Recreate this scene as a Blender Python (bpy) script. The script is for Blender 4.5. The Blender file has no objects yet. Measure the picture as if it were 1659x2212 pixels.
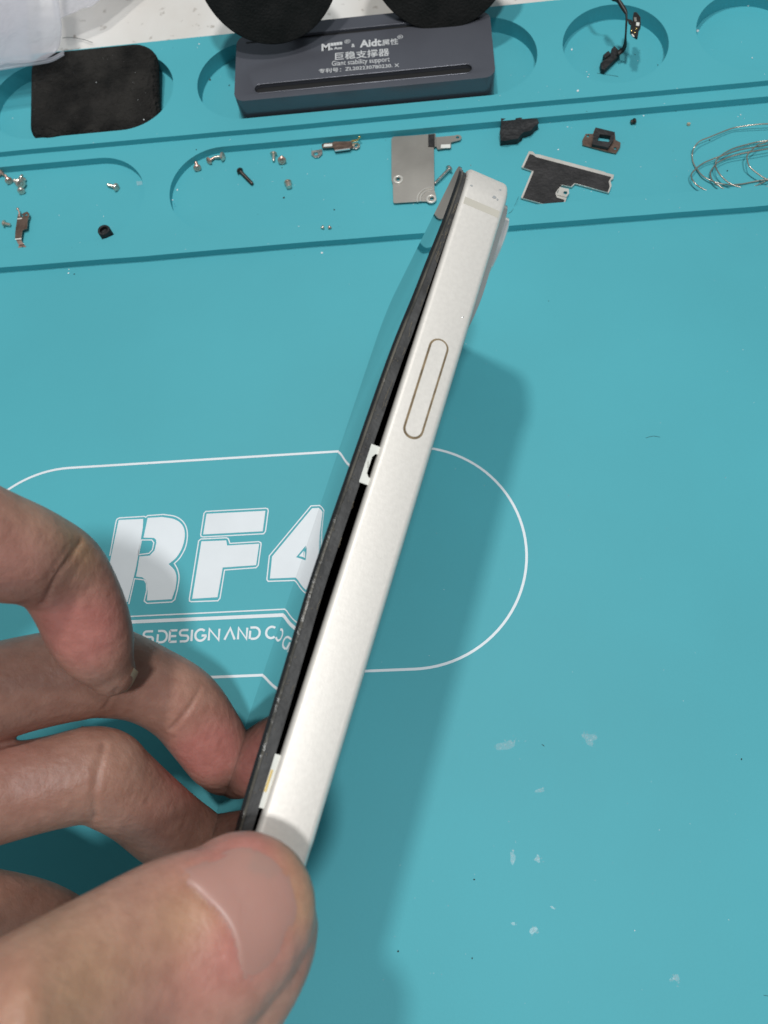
import bpy, bmesh, math, random
import numpy as np
from mathutils import Vector, Matrix, noise
from mathutils.bvhtree import BVHTree
from mathutils.geometry import tessellate_polygon

S = 0.01                      # scene units per millimetre
H = 188.9                     # camera height over the mat, mm
F = 1742.47                   # focal length in reference pixels
CX, CY = 829.5, 1106.0
CAMX = Vector((0.99544209, -0.02635619, -0.09165373))     # camera right in world
CAMY = Vector((-0.05496734, -0.94392299, -0.32555795))    # camera down in world
CAMZ = Vector((-0.0779336, 0.32911204, -0.9410694))       # camera forward in world
sc = bpy.context.scene
C = sc.collection

# ------------------------------------------------------------------ camera, world, lights
cd = bpy.data.cameras.new('camera'); cam = bpy.data.objects.new('camera', cd); C.objects.link(cam)
m = Matrix((( CAMX.x, -CAMY.x, -CAMZ.x, 0), (CAMX.y, -CAMY.y, -CAMZ.y, 0), (CAMX.z, -CAMY.z, -CAMZ.z, H*S), (0, 0, 0, 1)))
cam.matrix_world = m
cd.sensor_fit = 'VERTICAL'; cd.sensor_height = 36; cd.sensor_width = 27
cd.lens = 36*F/2212.0
cd.clip_start = 0.01; cd.clip_end = 200
cd.dof.use_dof = True; cd.dof.focus_distance = 1.75; cd.dof.aperture_fstop = 3.0
sc.camera = cam
sc.render.resolution_x, sc.render.resolution_y = 768, 1024

w = bpy.data.worlds.new('World'); sc.world = w; w.use_nodes = True
nt = w.node_tree; bg = nt.nodes['Background']
bg.inputs[0].default_value = (0.80, 0.93, 1.0, 1); bg.inputs[1].default_value = 0.24
sc.view_settings.view_transform = 'Standard'; sc.view_settings.look = 'None'
sc.view_settings.exposure = 0; sc.view_settings.gamma = 1; sc.view_settings.use_curve_mapping = False

def lamp(name, direction, dist, size, power, col=(1, 1, 1)):
    l = bpy.data.lights.new(name, 'AREA'); l.shape = 'DISK'; l.size = size; l.energy = power; l.color = col
    o = bpy.data.objects.new(name, l); C.objects.link(o)
    d = Vector(direction).normalized(); o.location = Vector((.1, .6, .3))+d*dist
    o.rotation_euler = d.to_track_quat('Z', 'Y').to_euler()
    return o
lamp('ceiling_lamp', (-0.115, 0.25, 1), 8.5, .6, 262, (1.0, 0.98, 0.95))
lamp('ceiling_lamp', (0.10, -0.20, 1), 20, 1.6, 1640, (0.97, 0.99, 1.0))

# ------------------------------------------------------------------ helpers
def ray(px, py):
    return CAMX*((px-CX)/F) + CAMY*((py-CY)/F) + CAMZ
def at(px, py, h=0.0):
    d = ray(px, py); k = (H-h)/-d.z
    return Vector((d.x*k, d.y*k, h))
def atz(px, py, z):
    return ray(px, py)*z + Vector((0, 0, H))

def link(name, me, mat=None, parent=None):
    o = bpy.data.objects.new(name, me); C.objects.link(o)
    if mat: me.materials.append(mat)
    if parent: o.parent = parent
    return o
def tag(o, label=None, cat=None, group=None, kind=None):
    if label: o['label'] = label
    if cat: o['category'] = cat
    if group: o['group'] = group
    if kind: o['kind'] = kind
    return o
def empty(name, loc=(0, 0, 0), rot=None):
    o = bpy.data.objects.new(name, None); C.objects.link(o)
    if rot is not None: o.matrix_world = Matrix.Translation(Vector(loc)*S) @ rot.to_4x4()
    else: o.location = Vector(loc)*S
    o.empty_display_size = .05
    return o
def bm_obj(name, bm, mat, parent=None, smooth=None, origin=None):
    if origin is not None:
        for v in bm.verts: v.co -= Vector(origin)
    for v in bm.verts: v.co *= S
    bmesh.ops.recalc_face_normals(bm, faces=bm.faces)
    me = bpy.data.meshes.new(name); bm.to_mesh(me); bm.free()
    if smooth is not None:
        for p in me.polygons: p.use_smooth = True
        me.set_sharp_from_angle(angle=math.radians(smooth))
    o = link(name, me, mat, parent)
    if origin is not None: o.location = Vector(origin)*S
    return o
def prism(bm, pts, z0, z1, holes=()):
    """2D outline (with holes) between two heights; pts are (x,y)."""
    loops = [list(pts)]+[list(h) for h in holes]
    flat = [p for l in loops for p in l]
    tris = tessellate_polygon([[Vector((p[0], p[1], 0)) for p in l] for l in loops])
    bot = [bm.verts.new((p[0], p[1], z0)) for p in flat]; top = [bm.verts.new((p[0], p[1], z1)) for p in flat]
    for t in tris:
        try:
            bm.faces.new([top[i] for i in t]); bm.faces.new([bot[i] for i in reversed(t)])
        except ValueError: pass
    k = 0
    for l in loops:
        n = len(l)
        for i in range(n):
            a, b = k+i, k+(i+1) % n
            bm.faces.new((bot[a], bot[b], top[b], top[a]))
        k += n
    return bm
def box(bm, c, d, rot=None):
    r = bmesh.ops.create_cube(bm, size=1); vs = r['verts']
    for v in vs:
        v.co = Vector((v.co.x*d[0], v.co.y*d[1], v.co.z*d[2]))
        if rot is not None: v.co = rot @ v.co
        v.co += Vector(c)
    return vs
def lathe(bm, prof, n=24, M=None):
    """prof: (r,z) list; M: 4x4 matrix"""
    rings = []
    for r, z in prof:
        if r < 1e-6: rings.append([bm.verts.new((0, 0, z))])
        else: rings.append([bm.verts.new((r*math.cos(2*math.pi*i/n), r*math.sin(2*math.pi*i/n), z)) for i in range(n)])
    for a, b in zip(rings, rings[1:]):
        for i in range(n):
            j = (i+1) % n
            if len(a) == 1 and len(b) == 1: continue
            if len(a) == 1: bm.faces.new((a[0], b[i], b[j]))
            elif len(b) == 1: bm.faces.new((a[i], a[j], b[0]))
            else: bm.faces.new((a[i], a[j], b[j], b[i]))
    if M is not None:
        for ring in rings:
            for v in ring: v.co = M @ v.co
def catmull(P, n=8, closed=False):
    P = [Vector(p) for p in P]; out = []
    N = len(P); rng = range(N if closed else N-1)
    for i in rng:
        if closed: p0, p1, p2, p3 = P[i-1], P[i], P[(i+1) % N], P[(i+2) % N]
        else:
            p1, p2 = P[i], P[i+1]; p0 = P[i-1] if i else p1*2-p2; p3 = P[i+2] if i+2 < N else p2*2-p1
        for k in range(n):
            t = k/n
            out.append(.5*((2*p1)+(p2-p0)*t+(2*p0-5*p1+4*p2-p3)*t*t+(3*p1-p0-3*p2+p3)*t**3))
    if not closed: out.append(P[-1])
    return out
def tube(bm, path, rad, n=10, cap=True):
    """path: list of Vector, rad: list or number"""
    if not hasattr(rad, '__len__'): rad = [rad]*len(path)
    up = None; rings = []
    for i, p in enumerate(path):
        t = (path[min(i+1, len(path)-1)]-path[max(i-1, 0)]).normalized()
        if up is None: up = t.orthogonal().normalized()
        up = (up-t*up.dot(t)).normalized(); s = t.cross(up)
        rings.append([bm.verts.new(p+(up*math.cos(2*math.pi*k/n)+s*math.sin(2*math.pi*k/n))*rad[i]) for k in range(n)])
    for a, b in zip(rings, rings[1:]):
        for k in range(n):
            bm.faces.new((a[k], a[(k+1) % n], b[(k+1) % n], b[k]))
    if cap: bm.faces.new(rings[0][::-1]); bm.faces.new(rings[-1])
def ribbon(bm, pts, wd, z=0.0, closed=False, th=0.0):
    """flat stroke of constant width along 2D points with mitred corners; optional thickness"""
    P = [Vector((p[0], p[1])) for p in pts]; P = [p for i, p in enumerate(P) if i == 0 or (p-P[i-1]).length > 1e-4]; N = len(P); L = []; R = []
    for i in range(N):
        a = P[i-1] if (i or closed) else None; b = P[(i+1) % N] if (i < N-1 or closed) else None
        d1 = (P[i]-a).normalized() if a is not None else None; d2 = (b-P[i]).normalized() if b is not None else None
        if d1 is None: d1 = d2
        if d2 is None: d2 = d1
        n1 = Vector((-d1.y, d1.x)); n2 = Vector((-d2.y, d2.x)); mm = (n1+n2)
        if mm.length < 1e-4: mm = n1
        mm.normalize(); k = min(1/max(mm.dot(n1), .3), 1.8)
        L.append(P[i]+mm*wd/2*k); R.append(P[i]-mm*wd/2*k)
    lv = [bm.verts.new((p.x, p.y, z)) for p in L]; rv = [bm.verts.new((p.x, p.y, z)) for p in R]
    for i in range(N if closed else N-1):
        j = (i+1) % N
        bm.faces.new((rv[i], rv[j], lv[j], lv[i]))
def arc(cx, cy, r, a0, a1, n=24):
    return [(cx+r*math.cos(math.radians(a0+(a1-a0)*i/n)), cy+r*math.sin(math.radians(a0+(a1-a0)*i/n))) for i in range(n+1)]
def circle(cx, cy, r, n=64): return arc(cx, cy, r, 0, 360, n)[:-1]
def stadium(x0, x1, cy, r, n=28):
    return arc(x0, cy, r, 90, 270, n)+arc(x1, cy, r, -90, 90, n)
def rrect(x0, y0, x1, y1, r, n=8):
    return arc(x1-r, y1-r, r, 0, 90, n)+arc(x0+r, y1-r, r, 90, 180, n)+arc(x0+r, y0+r, r, 180, 270, n)+arc(x1-r, y0+r, r, 270, 360, n)

# ------------------------------------------------------------------ materials
def mat(name, col=(.5, .5, .5), rough=.5, metal=0., spec=.5, var=0., vscale=5., bump=0., bscale=60., sss=0., coat=0.,
        ior=None, trans=0., alpha=1., col2=None, rvar=0., detail=6., aniso=0., bdist=.02):
    M = bpy.data.materials.new(name); M.use_nodes = True; t = M.node_tree; b = t.nodes['Principled BSDF']
    b.inputs['Base Color'].default_value = (*col, 1); b.inputs['Roughness'].default_value = rough
    b.inputs['Metallic'].default_value = metal; b.inputs['Specular IOR Level'].default_value = spec
    if ior: b.inputs['IOR'].default_value = ior
    b.inputs['Coat Weight'].default_value = coat; b.inputs['Coat Roughness'].default_value = .05
    b.inputs['Transmission Weight'].default_value = trans; b.inputs['Alpha'].default_value = alpha
    if sss:
        b.inputs['Subsurface Weight'].default_value = sss
        b.inputs['Subsurface Radius'].default_value = (.03, .012, .007)
        b.inputs['Subsurface Scale'].default_value = 1
    tc = t.nodes.new('ShaderNodeTexCoord')
    if var or col2:
        n = t.nodes.new('ShaderNodeTexNoise'); n.inputs['Scale'].default_value = vscale; n.inputs['Detail'].default_value = detail
        t.links.new(tc.outputs['Object'], n.inputs['Vector'])
        r = t.nodes.new('ShaderNodeValToRGB')
        c2 = col2 or tuple(max(0, c*(1-var)) for c in col); c1 = col if col2 else tuple(min(1, c*(1+var)) for c in col)
        r.color_ramp.elements[0].position = .35; r.color_ramp.elements[1].position = .65
        r.color_ramp.elements[0].color = (*c2, 1); r.color_ramp.elements[1].color = (*c1, 1)
        t.links.new(n.outputs['Fac'], r.inputs['Fac']); t.links.new(r.outputs['Color'], b.inputs['Base Color'])
        if rvar:
            mp = t.nodes.new('ShaderNodeMapRange'); mp.inputs['To Min'].default_value = rough-rvar; mp.inputs['To Max'].default_value = rough+rvar
            t.links.new(n.outputs['Fac'], mp.inputs['Value']); t.links.new(mp.outputs['Result'], b.inputs['Roughness'])
    if bump:
        n = t.nodes.new('ShaderNodeTexNoise'); n.inputs['Scale'].default_value = bscale; n.inputs['Detail'].default_value = 4
        t.links.new(tc.outputs['Object'], n.inputs['Vector'])
        u = t.nodes.new('ShaderNodeBump'); u.inputs['Strength'].default_value = bump; u.inputs['Distance'].default_value = bdist
        t.links.new(n.outputs['Fac'], u.inputs['Height']); t.links.new(u.outputs['Normal'], b.inputs['Normal'])
    M['bsdf'] = 1
    return M
MT = {}
MT['mat'] = mat('teal_silicone', (.084, .435, .50), .58, spec=.36, var=.05, vscale=1.1, bump=.12, bscale=160, bdist=.002, rvar=.04)
MT['print'] = mat('white_print', (.84, .88, .91), .5, var=.04, vscale=6)
MT['table'] = mat('stone_table', (.72, .68, .63), .35)
MT['alu'] = mat('silver_aluminium', (.85, .80, .74), .52, metal=.35, var=.03, vscale=120, bump=.12, bscale=300, bdist=.002)
MT['antenna'] = mat('antenna_plastic', (.60, .56, .48), .5)
MT['groove'] = mat('grimy_groove', (.22, .16, .09), .8, var=.4, vscale=40)
MT['glass'] = mat('screen_glass', (.004, .005, .006), .03, ior=1.75, spec=.6, coat=.0)
MT['edgeblack'] = mat('display_edge', (.15, .135, .11), .28, col2=(.05, .048, .042), vscale=12, bump=.3, bscale=80, bdist=.01)
MT['gasket'] = mat('dusty_gasket', (.062, .061, .060), .6, col2=(.034, .033, .033), vscale=14, bump=.4, bscale=50, bdist=.01)
MT['lint'] = mat('lint', (.20, .165, .11), .9)
MT['dark'] = mat('dark_cavity', (.006, .006, .006), .6)
MT['backglass'] = mat('back_glass', (.36, .38, .37), .04, spec=.8)
MT['lens'] = mat('lens_glass', (.005, .006, .008), .05)
MT['chrome'] = mat('polished_ring', (.92, .91, .89), .16, metal=.7)
MT['tab'] = mat('white_tab', (.80, .80, .74), .5, var=.06, vscale=20)
MT['steel'] = mat('steel', (.58, .55, .51), .33, metal=.95, var=.18, vscale=14, bump=.3, bscale=90, bdist=.006)
MT['rim'] = mat('bright_rim', (.72, .68, .62), .35, metal=.35, var=.1, vscale=20)
MT['smudge'] = mat('grey_smudge', (.24, .23, .22), .5, metal=.6)
MT['steeldull'] = mat('dull_steel_plate', (.42, .39, .35), .42, metal=.6, var=.2, vscale=4, bump=.1, bscale=120, bdist=.002)
MT['bronze'] = mat('brown_steel', (.27, .18, .14), .35, metal=.85, var=.25, vscale=22, bump=.3, bscale=60, bdist=.008)
MT['screw'] = mat('screw_steel', (.66, .60, .52), .25, metal=.75, var=.15, vscale=30)
MT['copper'] = mat('copper_screw', (.70, .46, .38), .28, metal=.75, var=.2, vscale=30)
MT['darkscrew'] = mat('dark_screw', (.10, .085, .075), .35, metal=.8, var=.3, vscale=30)
MT['rubber'] = mat('black_rubber', (.012, .012, .013), .6, var=.4, vscale=14, bump=.6, bscale=30, bdist=.02)
MT['tape'] = mat('black_insulation', (.022, .02, .02), .65, var=.4, vscale=18, bump=.5, bscale=70, bdist=.01)
MT['velvet'] = mat('black_dusty_pad', (.034, .031, .028), .9, col2=(.010, .0095, .009), vscale=13, detail=12, bump=.9, bscale=90, bdist=.02, spec=.2)
MT['disc'] = mat('black_disc', (.005, .006, .0055), .8, col2=(.012, .012, .0115), vscale=16, bump=.4, bscale=160, bdist=.01, spec=.2)
MT['greymetal'] = mat('grey_anodised', (.125, .128, .15), .27, metal=.4, spec=.5, bump=.12, bscale=200, bdist=.004, var=.04, vscale=8)
MT['letter'] = mat('engraved_white', (.62, .62, .62), .5)
MT['flex'] = mat('black_flex_cable', (.02, .017, .015), .4, var=.3, vscale=20)
MT['dust'] = mat('white_specks', (.85, .87, .87), .4)
MT['darkspeck'] = mat('dark_specks', (.03, .04, .035), .7)
MT['beige'] = mat('beige_crumb', (.5, .42, .3), .8)
MT['gold'] = mat('gold_contact', (.85, .62, .25), .25, metal=1)
MT['residue'] = mat('clear_residue', (.70, .86, .89), .25, alpha=.17)
MT['solder'] = mat('wire_steel', (.50, .44, .37), .25, metal=.75, var=.25, vscale=9)

def table_nodes():
    t = MT['table'].node_tree; b = t.nodes['Principled BSDF']; tc = t.nodes['Texture Coordinate']
    n = t.nodes.new('ShaderNodeTexNoise'); n.inputs['Scale'].default_value = 2.2; n.inputs['Detail'].default_value = 8
    n.inputs['Distortion'].default_value = .6
    r = t.nodes.new('ShaderNodeValToRGB'); e = r.color_ramp.elements
    e[0].position = .32; e[0].color = (.72, .66, .60, 1); e[1].position = .6; e[1].color = (.86, .83, .79, 1)
    v = t.nodes.new('ShaderNodeTexNoise'); v.inputs['Scale'].default_value = 24; v.inputs['Detail'].default_value = 6
    r2 = t.nodes.new('ShaderNodeValToRGB'); e = r2.color_ramp.elements
    e[0].position = .27; e[0].color = (.48, .44, .40, 1); e[1].position = .37; e[1].color = (1, 1, 1, 1)
    mx = t.nodes.new('ShaderNodeMix'); mx.data_type = 'RGBA'; mx.blend_type = 'MULTIPLY'; mx.inputs[0].default_value = 1
    for q in (n, v): t.links.new(tc.outputs['Object'], q.inputs['Vector'])
    t.links.new(n.outputs['Fac'], r.inputs[0]); t.links.new(v.outputs['Fac'], r2.inputs[0])
    t.links.new(r.outputs[0], mx.inputs[6]); t.links.new(r2.outputs[0], mx.inputs[7]); t.links.new(mx.outputs[2], b.inputs['Base Color'])
table_nodes()

# ------------------------------------------------------------------ table and mat
bm = bmesh.new(); prism(bm, [(-900, -600), (900, -600), (900, 700), (-900, 700)], -30, -3.6)
tag(bm_obj('table', bm, MT['table']), kind='structure')

ZA, ZP, ZH = 4.1, 2.3, -0.9            # far tier, ledge tier, floor of the round holes
Y_EDGE = (at(577/1.8227, 166/1.8227, ZA).y+at(2174/1.8227, 2/1.8227, ZA).y)/2
Y_B = (at(0, 600/1.8227, ZA).y+at(1659, 316/1.8227, ZA).y)/2
Y_C = (at(0, 1053.5/1.8227, ZP).y+at(1659, 807/1.8227, ZP).y)/2
h1 = at(1329, 92, ZA); R1 = (at(1445, 95, ZA).x-at(1213, 92, ZA).x)/2
h1.y = (at(1323, 9, ZA).y+at(1329, 181, ZA).y)/2
h3 = at(1622, 62, ZA)
s_r = (at(228, 340, ZP).y-at(258, 517, ZP).y)/2; s_y = (at(228, 340, ZP).y+at(258, 517, ZP).y)/2
XL, XR, YN = -330, 330, -330
def slab(bm, outline, z0, z1, holes=(), bev=.25):
    """slab with softened upper rim (a narrow 45-degree chamfer)"""
    prism(bm, outline, z0, z1, holes)
bm = bmesh.new()
prism(bm, [(XL+2, YN+2), (XR-2, YN+2), (XR-2, Y_EDGE-.4), (XL+2, Y_EDGE-.4)], -3.6, ZH)
prism(bm, [(XL, YN), (XR, YN), (XR, Y_B+1.5), (XL, Y_B+1.5)], -3.4, 0)
wav = lambda x, y, a: y+a*noise.noise(Vector((x*.02, y, 0)))*.8+a*noise.noise(Vector((x*.09, y+7, 0)))*.25
xs = [XL+(XR-XL)*i/160 for i in range(161)]
st_left = stadium(at(0, 400, ZP).x-60, at(312.5, 413, ZP).x-s_r, s_y, s_r)
st_right = stadium(at(366, 420, ZP).x+s_r, XR-40, s_y, s_r)
prism(bm, [(x, wav(x, Y_C, .5)) for x in xs]+[(XR, Y_B+1), (XL, Y_B+1)], -.5, ZP, [st_left, st_right])
yh = h1.y
slot2 = stadium(at(427, 170, ZA).x+R1, at(1161, 115, ZA).x-R1, yh, R1)
xr1 = at(376, 165, ZA).x-R1
slot1 = stadium(xr1-28, xr1, yh, R1)
hole1 = circle(h1.x, yh, R1); hole3x = at(1503, 66, ZA).x+R1; hole3 = circle(hole3x, yh, R1)
hole4 = circle(hole3x+2*R1+9, yh, R1)
slot0 = stadium(xr1-28-2*R1-60, xr1-28-2*R1-9, yh, R1)
prism(bm, [(x, wav(x, Y_B, .3)) for x in xs]+[(XR, Y_EDGE), (XL, Y_EDGE)], -3.5, ZA, [])  # replaced below when holes are cut
bm.free()
bm = bmesh.new()
prism(bm, [(XL+2, YN+2), (XR-2, YN+2), (XR-2, Y_EDGE-.4), (XL+2, Y_EDGE-.4)], -3.6, ZH)
prism(bm, [(XL, YN), (XR, YN), (XR, Y_B+1.5), (XL, Y_B+1.5)], -3.4, 0)
prism(bm, [(x, wav(x, Y_C, .5)) for x in xs]+[(XR, Y_B+1), (XL, Y_B+1)], -.5, ZP, [st_left, st_right])
prism(bm, [(x, wav(x, Y_B, .3)) for x in xs]+[(XR+.1, Y_EDGE), (XL-.1, Y_EDGE)], -3.5, ZA, [slot0, slot1, slot2, hole1, hole3, hole4])
matobj = bm_obj('repair_mat', bm, MT['mat'])
tag(matobj, 'teal silicone repair mat with round and slotted parts wells and white printed logo', 'work mat')
bv = matobj.modifiers.new('soft_rims', 'BEVEL'); bv.width = .42*S; bv.segments = 2; bv.limit_method = 'ANGLE'; bv.angle_limit = math.radians(55)

# printed logo
ZPR = .05
def c6(x, y): p = at(219.4+.29763*x, 1069.8+.29763*y, 0); return (p.x, p.y)
def fillpoly(bm, pts, holes=(), z=ZPR):
    loops = [pts]+list(holes); flat = [p for l in loops for p in l]
    vs = [bm.verts.new((p[0], p[1], z)) for p in flat]
    for t in tessellate_polygon([[Vector((p[0], p[1], 0)) for p in l] for l in loops]):
        try: bm.faces.new([vs[i] for i in t])
        except ValueError: pass
bm = bmesh.new()
RS = .14866*H; rc = (-.0507*H, .2918*H); lx = at(150, 1014).x
ribbon(bm, arc(rc[0], rc[1], RS, -90, 90, 48)+arc(lx, rc[1], RS, 90, 270, 48), .62, ZPR, closed=True)
tag(bm_obj('printed_frame_line', bm, MT['print'], matobj))
def cm(pts, n=4, closed=True): return [tuple(p[:2]) for p in catmull([Vector((x, y, 0)) for x, y in pts], n, closed)]
rbar = [(125, 180), (303, 172), (300, 235), (270, 420), (250, 530), (228, 620), (190, 775), (5, 785), (35, 640), (70, 440)]
rbody = [(335, 165)]+cm([(440, 158), (530, 175), (585, 215), (605, 280), (590, 370), (545, 450), (487, 500)], 4, False)+cm([(489, 501), (530, 545), (545, 600), (537, 680)], 4, False)+[(510, 755), (330, 765), (335, 700), (330, 645), (318, 612), (295, 596), (250, 590), (260, 545), (275, 445), (350, 438), (385, 400), (398, 345), (395, 322), (380, 310), (305, 308)]
ftop = [(762, 135), (1190, 113), (1170, 262), (738, 285)]
flow = [(725, 335), (905, 328), (912, 365), (1145, 352), (1122, 508), (880, 525), (842, 740), (658, 752)]
four = [(1528, 95), (1650, 88), (1640, 590), (1600, 770), (1480, 776), (1500, 595), (1392, 598), (1222, 605), (1238, 445)]
fhole = [(1412, 450), (1482, 366), (1468, 468)]
for nm, poly, ho in (('printed_letter_r', [rbar, rbody], []), ('printed_letter_f', [ftop, flow], []), ('printed_digit_four', [four], [fhole])):
    bm = bmesh.new()
    for p in poly: fillpoly(bm, [c6(*q) for q in p], [[c6(*q) for q in h] for h in ho])
    if ho: fillpoly(bm, [c6(*q) for q in ((1434, 442), (1468, 402), (1461, 448))])
    if nm.endswith('_r'):
        o1 = [(60, 440), (105, 195), (112, 175), (128, 165), (310, 154), (322, 160), (335, 148)]+cm([(450, 140), (540, 156), (600, 203), (623, 275), (612, 370), (572, 450), (528, 496)], 4, False)+cm([(530, 498), (552, 540), (563, 600), (550, 690)], 4, False)+[(532, 757), (510, 775), (330, 785), (310, 768), (328, 690), (326, 640), (312, 615), (240, 606), (198, 790)]
        ribbon(bm, [c6(*q) for q in o1], .30, ZPR)
        ribbon(bm, [c6(*q) for q in [(290, 325), (365, 325), (380, 345), (370, 395), (345, 422), (268, 432)]], .30, ZPR, closed=True)
    elif nm.endswith('_f'):
        ribbon(bm, [c6(*q) for q in [(757, 118), (1190, 95), (1205, 98), (1210, 112), (1190, 262), (1177, 280), (738, 303), (723, 299), (720, 287), (744, 132)]], .30, ZPR, closed=True)
        ribbon(bm, [c6(*q) for q in [(722, 318), (905, 309), (920, 315), (932, 350), (1140, 337), (1156, 345), (1158, 358), (1138, 508), (1122, 526), (893, 543), (860, 748), (845, 766), (652, 773), (639, 768), (638, 752), (705, 332)]], .30, ZPR, closed=True)
    else:
        ribbon(bm, [c6(*q) for q in [(1520, 78), (1672, 70), (1662, 592), (1618, 790), (1458, 796), (1478, 616), (1210, 625), (1200, 612), (1218, 440)]], .30, ZPR, closed=True)
    bm_obj(nm, bm, MT['print'], matobj)
bm = bmesh.new()
e0, e1 = (120, 884), (1480, 820)
ribbon(bm, [c6(*e0), c6(*e1)], .32, ZPR); ribbon(bm, [c6(120, 924), c6(1480, 862)], .86, ZPR)
bm_obj('printed_double_rule', bm, MT['print'], matobj)
# stroke lettering: unit box (0..1 wide, 0..1 high)
def ar(cx, cy, rx, ry, a0, a1, n=14): return [(cx+rx*math.cos(math.radians(a0+(a1-a0)*i/n)), cy+ry*math.sin(math.radians(a0+(a1-a0)*i/n))) for i in range(n+1)]
GL = {'D': [[(.0, .0), (.0, .72)], [(.0, 1), (.25, 1)]+ar(.45, .5, .55, .5, 90, -90)+[(.12, 0)]],
      'E': [[(0, 0), (1, 0)], [(0, 0), (0, 1)], [(0, 1), (1, 1)], [(.18, .5), (.9, .5)]],
      'S': [[(.95, 1), (.3, 1)]+ar(.3, .76, .3, .24, 90, 250)+[(.7, .5)]+ar(.68, .26, .32, .26, 70, -90)+[(.05, 0)]],
      'I': [[(0, 0), (0, 1)]], 'G': [ar(.52, .5, .52, .5, 45, 345, 20)+[(1, .45), (.62, .45)]],
      'N': [[(0, 0), (0, 1), (1, 0), (1, 1)]], 'A': [[(0, 0), (.5, 1), (1, 0)]],
      'C': [ar(.55, .5, .55, .5, 50, 310, 20)], 'O': [ar(.5, .5, .5, .5, 30, 330, 20)]}
bm = bmesh.new()
for ch, x0, x1 in (('S', 302, 372), ('D', 405, 472), ('E', 492, 545), ('S', 565, 628), ('I', 652, 652), ('G', 678, 752), ('N', 778, 850),
                   ('A', 892, 966), ('N', 990, 1052), ('D', 1075, 1145), ('C', 1192, 1262)):
    for st in GL[ch]:
        pts = []
        for u, v in st:
            X = x0+(x1-x0)*u; Yb = 1068-(X-400)*.0375; pts.append(c6(X+6*v, Yb-(82)*v))
        ribbon(bm, pts, .54, ZPR)
bm_obj('printed_lettering', bm, MT['print'], matobj)

# ------------------------------------------------------------------ phone
PO = Vector((8.2235649, 110.59379038, 66.95))
PU = Vector((-0.31201252, -0.95007723, 0.0)).normalized()
PW = Vector((-0.3140429, 0.1019414, -0.94392002)); PW = (PW-PU*PW.dot(PU)).normalized()
PT = PU.cross(PW).normalized()
PR = Matrix((PU, PW, PT)).transposed()
PO = PO-PU*4.0
LEN, WID, THK = 149.0, 68.0, 8.4
phone = empty('phone', PO, PR)
tag(phone, 'silver smartphone held on its edge, screen lifting away from its frame', 'phone')
def pbm(name, bm, mt, parent=phone, smooth=35): return bm_obj(name, bm, mt, parent, smooth)
def pix_s(px, py, w=0., t=4.):
    """distance along the phone where the pixel row py meets its line (w,t)"""
    best = min((abs((lambda q: CY+F*(q-Vector((0, 0, H))).dot(CAMY)/(q-Vector((0, 0, H))).dot(CAMZ))(PO+PU*s+PW*w+PT*t)-py), s) for s in [i*.25 for i in range(600)])
    return best[1]
def delta(s):   # how far the display has lifted at the near edge
    xs_ = [0, 8, 20, 32, 45, 60, 78, 98, 115, 128, 146]; ys_ = [.02, .05, .15, .55, 1.1, 1.75, 2.35, 2.45, 1.85, .95, .1]
    return float(np.interp(s, xs_, ys_))
sm = np.interp(np.arange(0, 150, 1.), [0, 12, 20, 27, 35, 42, 49, 68, 81, 89, 97, 110, 120, 149], [.02, .1, .35, .85, 1.15, 1.75, 2.0, 2.3, 2.5, 2.6, 2.3, 1.9, 1.7, .3])
sm = np.convolve(np.pad(sm, 8, 'edge'), np.hanning(19)[1:-1]/np.hanning(19)[1:-1].sum(), 'valid')
def delta(s): return float(np.interp(s, np.arange(len(sm)), sm))
# frame: ring wall with chamfers, floor closed by dark tray
CR = 10.0
bm = bmesh.new()
outer = rrect(0, 0, LEN, WID, CR, 16)
def inset(k): return rrect(k, k, LEN-k, WID-k, CR-k, 16)
FR = .95
loops = [(inset(1.9), 3.2), (inset(1.9), .0), (inset(FR), 0.)]
loops += [(inset(FR*(1-math.sin(a))), FR*(1-math.cos(a))) for a in (.3, .6, .9, 1.2, math.pi/2)]
loops += [(inset(FR*(1-math.cos(a))), THK-FR*(1-math.sin(a))) for a in (0, .37, .67, .97, 1.27)]+[(inset(FR), THK), (inset(1.9), THK)]
prev = None
for lp, z in loops:
    ring = [bm.verts.new((x, y, z)) for x, y in lp]
    if prev:
        n = len(ring)
        for i in range(n): bm.faces.new((prev[i], prev[(i+1) % n], ring[(i+1) % n], ring[i]))
    prev = ring
frame = pbm('frame', bm, MT['alu'], smooth=25)
bm = bmesh.new(); prism(bm, inset(1.7), 2.6, THK-.3); pbm('inner_tray', bm, MT['dark'])
bm = bmesh.new(); prism(bm, inset(1.0), THK-.35, THK+.12)
pbm('back_glass', bm, MT['backglass'], smooth=30)
# antenna break on the near side: a thin inlay standing 0.02 proud
s_a = pix_s(0, 448)
bm = bmesh.new(); prism(bm, [(s_a-.75, .3), (s_a+.75, .3), (s_a+.75, -.02), (s_a-.75, -.02)], .7, THK-.7)
pbm('antenna_line', bm, MT['antenna'], frame)
# side button
s0, s1 = pix_s(0, 735), pix_s(0, 943)
def side_pill(a, b, zc, hw, y0, y1):
    bm = bmesh.new()
    pts = [(x, z) for x, z in stadium(a+hw, b-hw, zc, hw, 14)]
    prism(bm, pts, y0, y1)
    for v in bm.verts: v.co = Vector((v.co.x, v.co.z, v.co.y))
    return bm
pbm('button_groove', side_pill(s0-.25, s1+.25, 4.35, 1.80, -.018, .4), MT['groove'], frame)
pbm('side_button', side_pill(s0+.15, s1-.15, 4.35, 1.40, -.18, .4), MT['alu'], frame, 30)
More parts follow.
